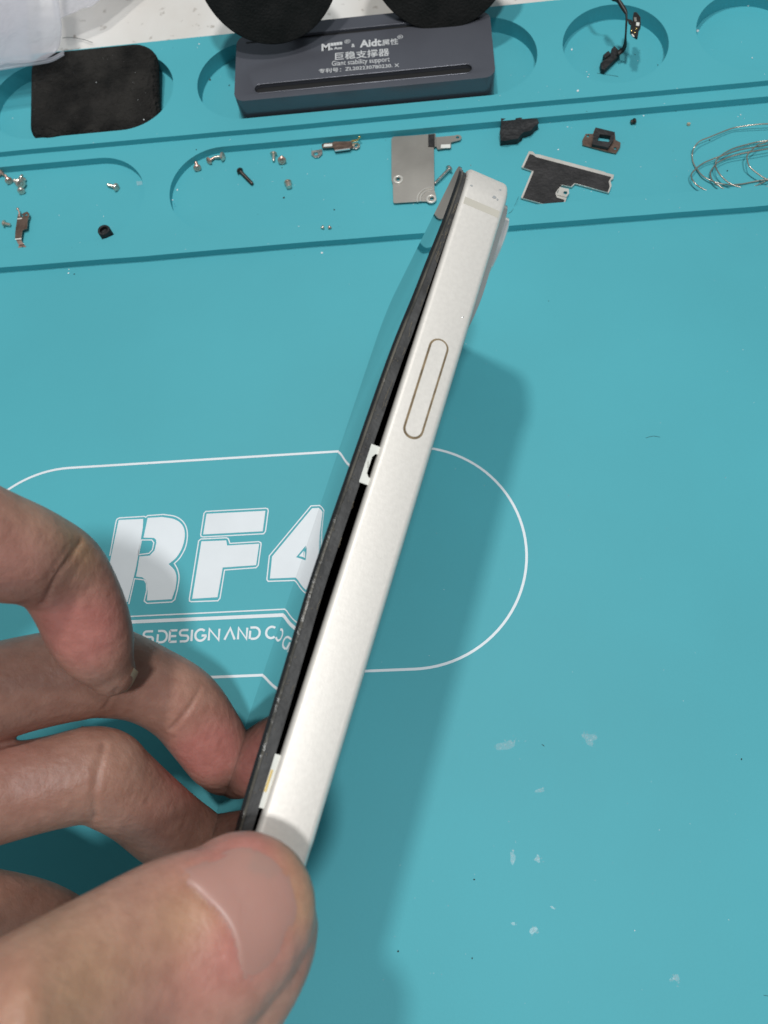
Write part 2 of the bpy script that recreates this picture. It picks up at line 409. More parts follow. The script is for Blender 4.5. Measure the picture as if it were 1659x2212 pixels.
# dents and chips at the top corner
bm = bmesh.new(); random.seed(3)
def chip(bm, px, py, r):
    o = (Vector((0, 0, H))-PO); d = ray(px, py); lo = PR.transposed() @ o; ld_ = PR.transposed() @ d
    k = -lo.y/ld_.y; p = lo+ld_*k
    s_, t_ = p.x, p.z
    yy = 0 if s_ > CR else CR-math.sqrt(max(0, CR*CR-(CR-s_)**2))
    vs = [bm.verts.new((s_+r*random.uniform(.5, 1)*math.cos(a), yy-.02-random.uniform(0, .05), t_+r*random.uniform(.5, 1)*math.sin(a))) for a in [i*math.pi/3 for i in range(6)]]
    c = bm.verts.new((s_, yy-.12, t_))
    for i in range(6): bm.faces.new((vs[i], vs[(i+1) % 6], c))
bm.free()
for px, py, r in ((1019, 401, .35), (1068, 426, .5), (1083, 407, .35), (1074, 431, .3), (976, 494, .12), (1000, 685, .2)):
    bm = bmesh.new(); chip(bm, px, py, r); pbm('dent', bm, MT['chrome'], frame)

# camera island and lenses on the back
bm = bmesh.new(); prism(bm, rrect(3.2, 3.0, 33, 33, 7.5, 10), THK-.1, THK+1.35)
isl = pbm('camera_island', bm, MT['backglass'])
bvm = isl.modifiers.new('edge', 'BEVEL'); bvm.width = .35*S; bvm.segments = 2; bvm.limit_method = 'ANGLE'
for (cx_, cy_) in ((11.5, 10.8), (24.5, 24.5)):
    bm = bmesh.new(); lathe(bm, [(6.4, 1.2), (6.4, 2.5), (6.1, 2.75), (5.5, 2.75), (5.4, 2.4), (5.4, 1.2)], 40, Matrix.Translation((cx_, cy_, THK)))
    rg = pbm('lens_ring', bm, MT['chrome'], isl)
    bm = bmesh.new(); lathe(bm, [(0, 2.6), (5.38, 2.6), (5.38, 1.3), (0, 1.3)], 40, Matrix.Translation((cx_, cy_, THK)))
    pbm('lens', bm, MT['lens'], isl)
# display assembly: three bent layers
def layer(name, ins, t0, t1, mt, cr, parent=phone, rough_edge=0., bulge=0., hang=0.):
    bm = bmesh.new(); NS, NW = 110, 26
    grid = {}
    for side, tz in ((0, t0), (1, t1)):
        for i in range(NS+1):
            u = i/NS; u = u+.06*math.sin(2*math.pi*u)*-1*.5 if False else u
            # denser rows near the two ends so corners stay round
            u = .5-.5*math.cos(math.pi*u) if True else u
            s_ = ins+(LEN-2*ins)*u
            e = min(s_-ins, LEN-ins-s_)
            w0 = 0 if e >= cr else cr-math.sqrt(max(0, cr*cr-(cr-e)**2))
            for j in range(NW+1):
                v = .5-.5*math.cos(math.pi*j/NW)
                wa, wb = ins+w0, WID-ins-w0
                jit = rough_edge*noise.noise(Vector((s_*.9, tz*3, 0))) if j == 0 else 0
                w_ = wa+(wb-wa)*v+jit
                lift = delta(s_)*(1-w_/WID)**1.1+bulge*math.sin(math.pi*min(1, max(0, w_/WID)))*math.sin(math.pi*s_/LEN)
                grid[side, i, j] = bm.verts.new((s_, w_, -(tz+lift-(min(delta(s_)*.62, hang)*(1-w_/WID) if side == 0 else 0))))
    for i in range(NS):
        for j in range(NW):
            bm.faces.new((grid[0, i, j], grid[0, i+1, j], grid[0, i+1, j+1], grid[0, i, j+1]))
            bm.faces.new((grid[1, i, j], grid[1, i, j+1], grid[1, i+1, j+1], grid[1, i+1, j]))
    for i in range(NS):
        for j in (0, NW):
            bm.faces.new((grid[0, i, j], grid[0, i+1, j], grid[1, i+1, j], grid[1, i, j]))
    for j in range(NW):
        for i in (0, NS):
            bm.faces.new((grid[0, i, j], grid[0, i, j+1], grid[1, i, j+1], grid[1, i, j]))
    bmesh.ops.remove_doubles(bm, verts=bm.verts, dist=1e-4)
    return pbm(name, bm, mt, parent, 40)
layer('display_gasket', 1.0, .02, .70, MT['gasket'], 9, rough_edge=.18, bulge=.35, hang=1.05)
layer('display_panel', .75, .71, 1.16, MT['edgeblack'], 9.2, rough_edge=.12, bulge=.35)
gl = layer('display_glass', .35, 1.18, 1.65, MT['glass'], 9.6, bulge=.35)
bvm = gl.modifiers.new('edge', 'BEVEL'); bvm.width = .16*S; bvm.segments = 2; bvm.limit_method = 'ANGLE'; bvm.angle_limit = math.radians(60)
# grime threads on the gasket
bm = bmesh.new(); random.seed(8)
for k in range(26):
    s_ = random.choice([random.uniform(8, 60), random.uniform(20, 45), random.uniform(60, 110)]); z_ = -(delta(s_)*.5+random.uniform(.1, .8)); z_ = z_-.1
    p = [Vector((s_, .55 if z_ > -1.2-delta(s_) else .4, z_+.2))]
    for q in range(5): p.append(p[-1]+Vector((random.uniform(.1, .5), random.uniform(-.12, .04), random.uniform(-.12, .12))))
    tube(bm, catmull(p, 3), .035, 4)
for k in range(90):
    s_ = random.uniform(4, 125); z_ = -(delta(s_)+random.uniform(-.3, .7)); r = random.uniform(.03, .09)
    box(bm, (s_, .55, z_), (r*2, r, r), Matrix.Rotation(random.uniform(0, 3), 3, 'X'))
tag(pbm('gasket_lint', bm, MT['lint'], phone), kind='stuff')
# pale tabs glimpsed in the gap
for (ya, yb, notch) in ((958, 1042, True), (1628, 1745, False)):
    sa, sb = pix_s(0, ya, 0, -1), pix_s(0, yb, 0, -1)
    bm = bmesh.new(); d0 = delta((sa+sb)/2)
    if notch: prism(bm, [(sa, -d0+min(.62*d0, 1.05)-.3), (sb, -d0+min(.62*d0, 1.05)-.3), (sb, .5), (sb-1.3, .5), (sb-1.3, -.3), (sb-1.9, -.75), (sa+2.1, -.75), (sa+1.4, -.35), (sa+1.4, .5), (sa, .5)], .8, .98)
    else: prism(bm, [(sa, -delta(sa)+min(.62*delta(sa), 1.05)-.1), (sb, -delta(sb)+min(.62*delta(sb), 1.05)-.1), (sb, .6), (sa, .6)], .85, 1.1)
    for v in bm.verts: v.co = Vector((v.co.x, v.co.z, v.co.y))
    pbm('pale_tab', bm, MT['tab'])
    if not notch:
        bm = bmesh.new(); box(bm, ((sa+sb)/2, .82, -.55), (3.2, .1, .35)); pbm('gold_contact', bm, MT['gold'])

# ------------------------------------------------------------------ hand
def chainpts(L, n=9):
    """L: (px,py,z,r) list -> dense centre points and radii"""
    P = [atz(a, b, z) for a, b, z, r in L]; R_ = [Vector((r, 0, 0)) for *_, r in L]
    return catmull(P, n), [max(.5, v.x) for v in catmull(R_, n)]
def sphere_sweep(bm, L, n=9, squash=None):
    P, R_ = chainpts(L, n)
    tube(bm, P, R_, 28)
    for k in (0, -1):
        r = bmesh.ops.create_icosphere(bm, subdivisions=4, radius=R_[k], matrix=Matrix.Translation(P[k]))
THUMB = [(-760, 2600, 108, 17), (-420, 2520, 98, 16), (-130, 2380, 91, 13.5), (90, 2262, 89, 12.6), (250, 2160, 91, 12.0), (400, 2058, 94, 11.2), (485, 2000, 97, 10.0), (520, 1968, 99, 9.3)]
THUMB2 = [(160, 2380, 95, 12.0), (350, 2200, 97, 11.4), (468, 2100, 100, 10.3), (528, 2020, 102, 9.4), (532, 1968, 102, 8.6)]
INDEX = [(-640, 1330, 112, 11), (-400, 1180, 118, 9.6), (-190, 1125, 126, 9.4), (0, 1182, 136, 9.0), (75, 1205, 142, 8.35), (130, 1238, 147, 8.15), (168, 1300, 150, 7.9), (190, 1355, 152, 7.75), (215, 1410, 154, 6.7), (240, 1452, 156, 4.6)]
INDEX = [(a, b, z-12*min(1, max(0, (a+640)/500)), r_*(z-12)/z*1.03) for a, b, z, r_ in INDEX]
MIDDLE = [(-640, 1560, 118, 11), (-400, 1560, 128, 10), (-150, 1530, 141, 9.2), (50, 1478, 150, 8.9), (190, 1450, 156, 9.0), (240, 1452, 159, 8.9), (320, 1478, 163, 8.0), (392, 1520, 166, 8.0), (440, 1580, 169, 7.75), (474, 1632, 172, 7.3), (486, 1650, 173.5, 6.6)]
RING = [(-640, 1800, 120, 11), (-400, 1790, 130, 9.8), (-150, 1750, 141, 9.2), (0, 1715, 147, 8.8), (110, 1690, 150, 8.55), (205, 1672, 153, 8.9), (245, 1695, 155, 8.5), (300, 1735, 159, 7.9), (365, 1790, 164, 7.9), (425, 1830, 168, 7.6), (455, 1850, 170.5, 6.6)]
PINKY = [(-640, 2020, 118, 10), (-400, 2010, 128, 9), (-150, 1975, 138, 8.2), (0, 1985, 145, 7.9), (90, 2005, 150, 7.6), (170, 2045, 156, 7.1), (250, 2095, 162, 6.9), (310, 2140, 167, 6.5), (345, 2165, 169, 5.2)]
bm = bmesh.new()
for L in (THUMB, THUMB2): sphere_sweep(bm, L)
for v in bm.verts:                       # the thumb pad is pressed flat against the phone
    q = v.co-Vector((0, 0, H)); z = q.dot(CAMZ); px = CX+F*q.dot(CAMX)/z
    k = 1-.34*min(1, max(0, (px-60)/330)); z2 = 112.5-(112.5-z)*k if z < 112.5 else z
    v.co = Vector((0, 0, H))+q*(z2/z)
for L in (INDEX, MIDDLE, RING, PINKY): sphere_sweep(bm, L)
# palm, heel and forearm (all left of the frame)
sphere_sweep(bm, [(-640, 1330, 113, 13), (-640, 1560, 117, 14), (-640, 1800, 119, 14), (-640, 2020, 117, 13)])
sphere_sweep(bm, [(-640, 1400, 114, 13), (-1000, 1750, 112, 19), (-1350, 2150, 112, 21), (-2000, 2900, 112, 24)])
sphere_sweep(bm, [(-640, 1650, 118, 14), (-900, 1950, 114, 18), (-1350, 2200, 112, 20)])
sphere_sweep(bm, [(-640, 1990, 117, 13), (-850, 2150, 115, 17), (-1350, 2350, 112, 20), (-2000, 3050, 112, 23)])
sphere_sweep(bm, [(-420, 2520, 99, 15.5), (-800, 2500, 106, 19), (-1350, 2350, 111, 20)])
me = bpy.data.meshes.new('hand_raw'); bm.to_mesh(me); bm.free()
tmp = bpy.data.objects.new('hand_raw', me); C.objects.link(tmp)
rm = tmp.modifiers.new('r', 'REMESH'); rm.mode = 'VOXEL'; rm.voxel_size = .62; rm.adaptivity = 0
s_ = tmp.modifiers.new('s', 'SMOOTH'); s_.iterations = 14; s_.factor = .5
dg = bpy.context.evaluated_depsgraph_get(); dg.update()
hm = bpy.data.meshes.new_from_object(tmp.evaluated_get(dg)); bpy.data.objects.remove(tmp)
hm.name = 'hand'
nv = len(hm.vertices); co = np.empty(nv*3); hm.vertices.foreach_get('co', co); co = co.reshape(-1, 3)
no = np.empty(nv*3); hm.vertices.foreach_get('normal', no); no = no.reshape(-1, 3)
bvh = BVHTree.FromPolygons([Vector(c) for c in co], [tuple(p.vertices) for p in hm.polygons])
CAMP = Vector((0, 0, H))
def hit(px, py):
    d = ray(px, py).normalized(); r = bvh.ray_cast(CAMP, d)
    return r[0]
disp = np.zeros(nv); colr = np.zeros((nv, 3))
def seg_dist(P, A, B):
    ab = B-A; t = np.clip(((P-A)@ab)/(ab@ab+1e-9), 0, 1); return np.linalg.norm(P-(A+t[:, None]*ab), axis=1)
def poly_dist(pix, maxd=6, n=3):
    pts = [hit(*p) for p in [tuple(v)[:2] for v in catmull([Vector((x, y, 0)) for x, y in pix], n)]]
    pts = [np.array(p) for p in pts if p is not None]
    d = np.full(nv, 1e3)
    for a, b in zip(pts, pts[1:]):
        if np.linalg.norm(a-b) < 5: d = np.minimum(d, seg_dist(co, a, b))
    return d
def crease(pix, depth, width, puff=0.):
    global disp
    depth *= .75; puff *= .1; width *= .85
    d = poly_dist(pix); disp -= depth*np.exp(-(d/width)**2)
    if puff: disp += puff*np.exp(-((d-2.2*width)/(1.3*width))**2)
def blob(px, py, rad, amt, ch):
    h_ = hit(px, py)
    if h_ is None: return
    d = np.linalg.norm(co-np.array(h_), axis=1); colr[:, ch] += amt*np.exp(-(d/rad)**2)
# joint folds
crease([(176, 1168), (150, 1205), (118, 1252), (94, 1305)], .55, .55, .22)
crease([(160, 1165), (128, 1205), (104, 1248)], .2, .4); crease([(196, 1188), (172, 1222), (150, 1262)], .12, .35)
crease([(432, 1490), (408, 1530), (372, 1574)], .5, .5, .2)
crease([(452, 1530), (436, 1562), (415, 1600)], .12, .3)
crease([(250, 1490), (238, 1512), (226, 1530)], .4, .5, .15)
crease([(226, 1608), (214, 1660), (203, 1720), (206, 1768)], .55, .6, .25)
crease([(208, 1640), (198, 1690), (188, 1740)], .2, .4)
for k in range(7): crease([(285+k*17, 1650+k*12), (270+k*16, 1700+k*13), (250+k*16, 1745+k*14)], .06, .28)
for k in range(5): crease([(20+k*9, 1120), (28+k*10, 1180), (22+k*10, 1240)], .05, .4)
for k in range(4): crease([(455+k*9, 1545+k*14), (440+k*10, 1580+k*14), (428+k*10, 1610+k*15)], .07, .25)
crease([(0, 1606), (30, 1608), (70, 1600)], .3, .5)
# thumb nail fold: groove along proximal and side borders
NAIL = [(606, 1806), (560, 1800), (500, 1806), (445, 1826), (405, 1852), (392, 1880), (400, 1905), (425, 1932), (462, 1965), (494, 2010), (512, 2060), (518, 2100), (540, 2125), (585, 2105), (632, 2040), (657, 1960), (655, 1890), (640, 1840)]
crease(NAIL[2:13], .18, .35, .08)
crease([(392, 1880), (404, 1908), (428, 1935), (464, 1968), (496, 2012), (514, 2062)], .18, .3, .12)
for px, py, r, a in ((175, 1400, 7, .9), (130, 1350, 6, .7), (225, 1330, 5, .4), (470, 1620, 8, 1.), (430, 1640, 6, .7), (330, 1500, 6, .25), (560, 1930, 9, .9), (600, 1850, 5, .5),
                     (450, 1870, 5, .3), (300, 2130, 9, .25), (20, 1230, 8, .5), (60, 1680, 6, .3), (340, 1780, 7, .35), (40, 1620, 5, .5), (500, 2050, 6, .4), (60, 2150, 8, .2)): blob(px, py, r, a, 0)
for px, py, r, a in ((155, 1150, 4.5, .9), (185, 1190, 3.5, .6), (230, 2090, 6, .5), (120, 2200, 7, .7), (425, 1965, 4, .6), (390, 1990, 5, .5), (100, 1990, 6, .4), (650, 1900, 3.5, .8), (660, 1960, 3.5, .8), (620, 1830, 3, .7), (560, 1797, 3, .6), (60, 1090, 5, .4)): blob(px, py, r, a, 1)
for px, py, r, a in ((100, 1480, 12, .7), (30, 1520, 12, .5), (120, 1650, 8, .4), (20, 1700, 9, .5)): blob(px, py, r, a, 2)
co2 = co+no*disp[:, None]
hm.vertices.foreach_set('co', (co2*S).ravel())
ca = hm.color_attributes.new('tint', 'FLOAT_COLOR', 'POINT')
cc = np.ones((nv, 4)); cc[:, :3] = np.clip(colr, 0, 1); ca.data.foreach_set('color', cc.ravel())
for p in hm.polygons: p.use_smooth = True

def skin_material():
    M = mat('skin', (.44, .235, .155), .46, spec=.42, sss=.35)
    t = M.node_tree; b = t.nodes['Principled BSDF']; tc = t.nodes['Texture Coordinate']; N = t.nodes.new; L = t.links.new
    at_ = N('ShaderNodeAttribute'); at_.attribute_name = 'tint'; sp = N('ShaderNodeSeparateColor'); L(at_.outputs['Color'], sp.inputs[0])
    n1 = N('ShaderNodeTexNoise'); n1.inputs['Scale'].default_value = 7; n1.inputs['Detail'].default_value = 5; L(tc.outputs['Object'], n1.inputs['Vector'])
    r1 = N('ShaderNodeValToRGB'); e = r1.color_ramp.elements; e[0].position = .35; e[0].color = (.42, .22, .163, 1); e[1].position = .68; e[1].color = (.52, .30, .225, 1)
    L(n1.outputs['Fac'], r1.inputs[0]); cur = r1.outputs[0]
    for ch, col in ((0, (.60, .225, .195, 1)), (1, (.52, .33, .17, 1)), (2, (.32, .17, .13, 1))):
        mx = N('ShaderNodeMix'); mx.data_type = 'RGBA'; mu = N('ShaderNodeMath'); mu.operation = 'MULTIPLY'; mu.inputs[1].default_value = (.8, .5, .8)[ch]
        L(sp.outputs[ch], mu.inputs[0]); L(mu.outputs[0], mx.inputs[0]); L(cur, mx.inputs[6]); mx.inputs[7].default_value = col; cur = mx.outputs[2]
    n3 = N('ShaderNodeTexNoise'); n3.inputs['Scale'].default_value = 40; n3.inputs['Detail'].default_value = 6; L(tc.outputs['Object'], n3.inputs['Vector'])
    r3 = N('ShaderNodeValToRGB'); e = r3.color_ramp.elements; e[0].position = .38; e[0].color = (.90, .87, .86, 1); e[1].position = .6; e[1].color = (1, 1, 1, 1); L(n3.outputs['Fac'], r3.inputs[0])
    mx = N('ShaderNodeMix'); mx.data_type = 'RGBA'; mx.blend_type = 'MULTIPLY'; mx.inputs[0].default_value = 1; L(cur, mx.inputs[6]); L(r3.outputs[0], mx.inputs[7]); L(mx.outputs[2], b.inputs['Base Color'])
    v = N('ShaderNodeTexVoronoi'); v.inputs['Scale'].default_value = 60; v.distance = 'EUCLIDEAN'; v.feature = 'DISTANCE_TO_EDGE'
    nd = N('ShaderNodeTexNoise'); nd.inputs['Scale'].default_value = 14; nd.inputs['Detail'].default_value = 3; L(tc.outputs['Object'], nd.inputs['Vector'])
    ma = N('ShaderNodeMix'); ma.data_type = 'RGBA'; ma.inputs[0].default_value = .06; L(tc.outputs['Object'], ma.inputs[6]); L(nd.outputs['Color'], ma.inputs[7]); L(ma.outputs[2], v.inputs['Vector'])
    rr = N('ShaderNodeMapRange'); rr.inputs['From Max'].default_value = .10; L(v.outputs['Distance'], rr.inputs['Value'])
    n2 = N('ShaderNodeTexNoise'); n2.inputs['Scale'].default_value = 55; n2.inputs['Detail'].default_value = 5; L(tc.outputs['Object'], n2.inputs['Vector'])
    ad = N('ShaderNodeMath'); ad.operation = 'MULTIPLY_ADD'; ad.inputs[1].default_value = .05; L(rr.outputs[0], ad.inputs[0]); L(n2.outputs['Fac'], ad.inputs[2])
    bp = N('ShaderNodeBump'); bp.inputs['Strength'].default_value = .45; bp.inputs['Distance'].default_value = .005; L(ad.outputs[0], bp.inputs['Height']); L(bp.outputs['Normal'], b.inputs['Normal'])
    return M
SKIN = skin_material()
hand = link('hand', hm, SKIN)
tag(hand, 'bare left hand pinching the phone between thumb and curled fingers', 'hand')
MT['nail'] = mat('finger_nail', (.46, .245, .20), .38, spec=.5, sss=.25, var=.08, vscale=5)
MT['nailtip'] = mat('nail_edge', (.55, .47, .33), .4, sss=.2)
bvh2 = BVHTree.FromPolygons([Vector(c) for c in co2], [tuple(p.vertices) for p in hm.polygons])
def nail(name, pix, centre, off, mt, rings=9):
    """plate following the finger surface: concentric loops of the outline, thin and slightly domed"""
    ol = [tuple(v)[:2] for v in catmull([Vector((x, y, 0)) for x, y in pix], 5, True)]
    bm = bmesh.new(); lv = []
    for k in range(rings+1):
        f = k/rings; row = []
        for (x, y) in ol:
            X = centre[0]+(x-centre[0])*f; Y = centre[1]+(y-centre[1])*f
            d = ray(X, Y).normalized(); h_, n_, *_ = bvh2.ray_cast(CAMP, d)
            if h_ is None: h_, n_, *_ = bvh2.find_nearest(CAMP+d*100)
            o_ = off if f < .97 else -.05
            row.append(bm.verts.new(h_+n_*o_))
            if k == 0: break
        lv.append(row)
    n = len(ol)
    for i in range(n): bm.faces.new((lv[0][0], lv[1][i], lv[1][(i+1) % n]))
    for a, b in zip(lv[1:], lv[2:]):
        for i in range(n): bm.faces.new((a[i], b[i], b[(i+1) % n], a[(i+1) % n]))
    for _ in range(3): bmesh.ops.smooth_vert(bm, verts=[v for r_ in lv[:-1] for v in r_], factor=.5, use_axis_x=True, use_axis_y=True, use_axis_z=True)
    o = bm_obj(name, bm, mt, hand, 60)
    return o
nail('thumb_nail', NAIL, (520, 1945), .09, MT['nail'])
# index fingertip nail: a sliver of plate seen edge-on
bm = bmesh.new()
rows = []
for i in range(9):
    a = i/8
    x = 262+(299-262)*a**.8; y = 1497-(1497-1452)*a**1.6
    rows.append([atz(x, y, 144.2), atz(x-10, y-9, 142.4), atz(x-9, y-10, 145.4), atz(x-1, y-1, 146.0)])
vv = [[bm.verts.new(p) for p in r_] for r_ in rows]
for a, b in zip(vv, vv[1:]):
    for k in range(4): bm.faces.new((a[k], a[(k+1) % 4], b[(k+1) % 4], b[k]))
bm.faces.new(vv[0]); bm.faces.new(vv[-1][::-1])
bm_obj('index_nail', bm, MT['nailtip'], hand, 60)

# ------------------------------------------------------------------ support stand (grey block with black discs)
ZB = 9.6                                     # top of block
yf0 = at(518, 254, ZA).y                      # where its front meets the rim of the slot
def bY(px, py, h=ZB): return at(px, py, h)
stand = empty('support_stand', (at(790, 180, ZH).x, at(790, 180, ZH).y, ZH))
tag(stand, 'grey metal support block with engraved white lettering and two black discs', 'support stand')
so = Vector(stand.location)/S
def sbm(name, bm, mt, parent=stand, smooth=30):
    for v in bm.verts: v.co -= so
    return bm_obj(name, bm, mt, parent, smooth)
xa, xb = at(506, 205, ZB).x, at(1071, 165, ZB).x
yfr = yf0+.4; ybk = (at(512, 78, ZB).y+at(1056, 24, ZB).y)/2
gr_ = 0
gx0, gx1 = at(550, 190, ZB).x, at(1020, 152, ZB).x; gy = (at(785, 170, ZB).y); gr = 1.6
bm = bmesh.new(); prism(bm, rrect(xa, yfr, xb, ybk, 3.2, 8), ZH, ZB, [])
body = sbm('block_body', bm, MT['greymetal'])
bvm = body.modifiers.new('edge', 'BEVEL'); bvm.width = .9*S; bvm.segments = 4; bvm.limit_method = 'ANGLE'; bvm.angle_limit = math.radians(60)
# long groove: raised lip around a sunk channel, cut with a boolean, shade painted inside
bm = bmesh.new(); prism(bm, stadium(gx0+gr, gx1-gr, gy, gr), ZB-1.6, ZB+2)
cut = sbm('groove_cutter', bm, MT['greymetal'])
bo = body.modifiers.new('groove', 'BOOLEAN'); bo.object = cut; bo.operation = 'DIFFERENCE'; bo.solver = 'EXACT'
body.modifiers.move(1, 0)
dg = bpy.context.evaluated_depsgraph_get(); dg.update()
nm_ = bpy.data.meshes.new_from_object(body.evaluated_get(dg)); body.modifiers.clear(); body.data = nm_
bpy.data.objects.remove(cut)
for p in nm_.polygons: p.use_smooth = True
nm_.set_sharp_from_angle(angle=math.radians(35))
bm = bmesh.new(); st = stadium(gx0+gr, gx1-gr, gy, gr+.12)
tube(bm, [Vector((x, y, ZB-.02)) for x, y in st+[st[0]]], .2, 8, cap=False)
sbm('groove_lip', bm, MT['greymetal'], smooth=80)
bm = bmesh.new(); prism(bm, stadium(gx0+gr, gx1-gr, gy, gr-.05), ZB-1.58, ZB-1.2); sbm('groove_shade', bm, MT['dark'])  # near-black plate stands in for the shade inside the groove
# rear hinge bar
ysm = (at(659, 80, ZB).y+at(909, 54, ZB).y)/2
bm = bmesh.new(); x0_, x1_ = at(600, 60, ZB).x, at(1000, 40, ZB).x
prism(bm, rrect(x0_, ysm+.35, x1_, ysm+5.0, .8, 4), ZB-2, ZB+.9)
bar = sbm('hinge_bar', bm, MT['greymetal']); bvm = bar.modifiers.new('edge', 'BEVEL'); bvm.width = .4*S; bvm.segments = 2
bm = bmesh.new(); box(bm, ((xa+xb)/2, ysm, ZB+.02), (xb-xa-6, .55, .06)); sbm('seam_line', bm, MT['dark'])
# discs on stems
def disc(px, py, z, rpx, stem_px, stem_py):
    c = atz(px, py, z); r = rpx*z/F
    nrm = (Vector((0, 0, H))-c).normalized(); nrm = (nrm*.9+Vector((0, -.05, .15))).normalized()
    Mx = Matrix.Translation(c) @ nrm.to_track_quat('Z', 'Y').to_matrix().to_4x4()
    bm = bmesh.new(); lathe(bm, [(0, 0), (r-.5, 0), (r-.12, -.15), (r, -.6), (r, -2.2), (r-.8, -2.8), (0, -2.8)], 96, Mx)
    d_ = sbm('disc', bm, MT['disc'], smooth=30)
    bm = bmesh.new(); a = at(stem_px, stem_py, ZB-.3)
    tube(bm, [a, a+Vector((0, 2.5, 5)), c-nrm*2.5], [2.6, 2.4, 3.0], 20); sbm('disc_stem', bm, MT['disc'])
disc(576, -88, 226, 159, 640, 40); disc(952, -126, 228, 165, 960, 5)
# engraved lettering
def ground_frame(pL, pR, h):
    a, b = at(*pL, h), at(*pR, h); return a, (b-a)
def text(body_, pL, pR, hpx, name, h=ZB+.03, parent=stand, stretch=True, bold=0.0):
    cu = bpy.data.curves.new(name, 'FONT'); cu.body = body_; cu.size = 1; cu.offset = bold; cu.resolution_u = 3
    o = bpy.data.objects.new(name, cu); C.objects.link(o)
    dg = bpy.context.evaluated_depsgraph_get(); dg.update(); me = bpy.data.meshes.new_from_object(o.evaluated_get(dg)); bpy.data.objects.remove(o)
    if not len(me.vertices): print('EMPTY TEXT', body_.encode('unicode_escape')); return None
    v = np.empty(len(me.vertices)*3); me.vertices.foreach_get('co', v); v = v.reshape(-1, 3)
    a, d = ground_frame(pL, pR, h); up = at(pL[0], pL[1]-hpx, h)-a
    x0, x1 = v[:, 0].min(), v[:, 0].max(); y1 = v[:, 1].max(); y0 = max(0, 0)
    U = (v[:, 0]-x0)/(x1-x0); Vv = (v[:, 1])/(y1)
    upn = Vector((0, up.y, 0)); dn = Vector((d.x, d.y, 0))
    W_ = np.array([list(a+dn*float(p)+upn*float(q)) for p, q in zip(U, Vv)])-np.array(so)
    me.vertices.foreach_set('co', (W_*S).ravel()); me.name = name
    return link(name, me, MT['letter'], parent)
def k7(x, y): return (1150/1.8227+x*.16535, 30/1.8227+y*.16535)   # crop coordinates of the lettering
def T7(s, xl, yl, xr, yr, hh, bold=0.): return text(s, k7(xl, yl), k7(xr, yr), hh*.16535, 'engraved_lettering', bold=bold)
T7('M', 385, 563, 497, 552, 88, .035)
T7('a Ant', 500, 550, 655, 540, 34, .03)
T7('®', 685, 470, 762, 462, 50, 0)
T7('&', 776, 518, 822, 512, 44, .02)
T7('Aidt', 884, 518, 1170, 492, 92, .035)
T7('属性', 1175, 492, 1388, 470, 72, .01)
T7('®', 1375, 412, 1450, 402, 50, 0)
T7('巨稳支撑器', 562, 678, 1272, 618, 90, .012)
T7('Giant stability support', 520, 760, 1276, 702, 62, .004)
T7('专利号：', 350, 852, 640, 832, 52, .012)
T7('ZL202230780230. X', 693, 824, 1400, 772, 44, .008)
# small reversed-out box over 'a Ant'
bm = bmesh.new()
for k in range(4):
    a = k7(503+k*39, 500-k*5); b = k7(538+k*39, 500-k*5)
    p = [at(*a, ZB+.03), at(*b, ZB+.03), at(b[0], b[1]-6.4, ZB+.03), at(a[0], a[1]-6.4, ZB+.03)]
    fillpoly(bm, [(q.x, q.y) for q in p], z=ZB+.03)
sbm('engraved_block', bm, MT['letter'])

# ------------------------------------------------------------------ black pad in the left slot
pad_px = [(150, 104), (296, 91), (330, 120), (333, 230), (322, 262), (110, 300), (72, 298), (60, 270), (62, 150), (80, 112)]
bm = bmesh.new()
pc = [at(60, 108, 9.5), at(333, 80, 9.5), at(340, 285, 2.3), at(57, 297, 5.8)]
NU, NV = 40, 30; top = {}
def pad_pt(u, v):
    p = (pc[0]*(1-u)+pc[1]*u)*(1-v)+(pc[3]*(1-u)+pc[2]*u)*v; return p
pts2 = rrect(0, 0, 1, 1, .17, 8)
for lvl, (ins_, dz) in enumerate(((0.0, -5), (0.0, -1.0), (.012, -.35), (.04, 0))):
    pass
rings_ = []
for ins_, dz in ((.03, -5.2), (0.005, -4.6), (0., -3.0), (.006, -2.0), (.02, -1.15), (.042, -.5), (.07, -.12), (.10, 0)):
    ring = []
    for (u, v) in pts2:
        u2 = .5+(u-.5)*(1-2*ins_); v2 = .5+(v-.5)*(1-2*ins_); p = pad_pt(u2, v2)
        ring.append(bm.verts.new((p.x, p.y, p.z+dz)))
    rings_.append(ring)
for f in (.85, .65, .45, .25, .1):
    ring = []
    for (u, v) in pts2:
        u2 = .5+(u-.5)*.8*f; v2 = .5+(v-.5)*.8*f; p = pad_pt(u2, v2)
        z = p.z-.5*math.exp(-(((u2-.52)/.18)**2+((v2-.55)/.16)**2))-.3*math.exp(-(((u2-.22)/.1)**2+((v2-.72)/.1)**2))+.25*noise.noise(Vector((u2*6, v2*6, 1)))
        ring.append(bm.verts.new((p.x, p.y, z)))
    rings_.append(ring)
n = len(pts2)
for a, b in zip(rings_, rings_[1:]):
    for i in range(n): bm.faces.new((a[i], a[(i+1) % n], b[(i+1) % n], b[i]))
bm.faces.new(rings_[0][::-1]); bm.faces.new(rings_[-1])
tag(bm_obj('black_pad', bm, MT['velvet'], smooth=50, origin=tuple(pad_pt(.5, .5)-Vector((0, 0, 4)))), 'thick black rounded pad speckled with dust, lying in the left slot', 'pad')

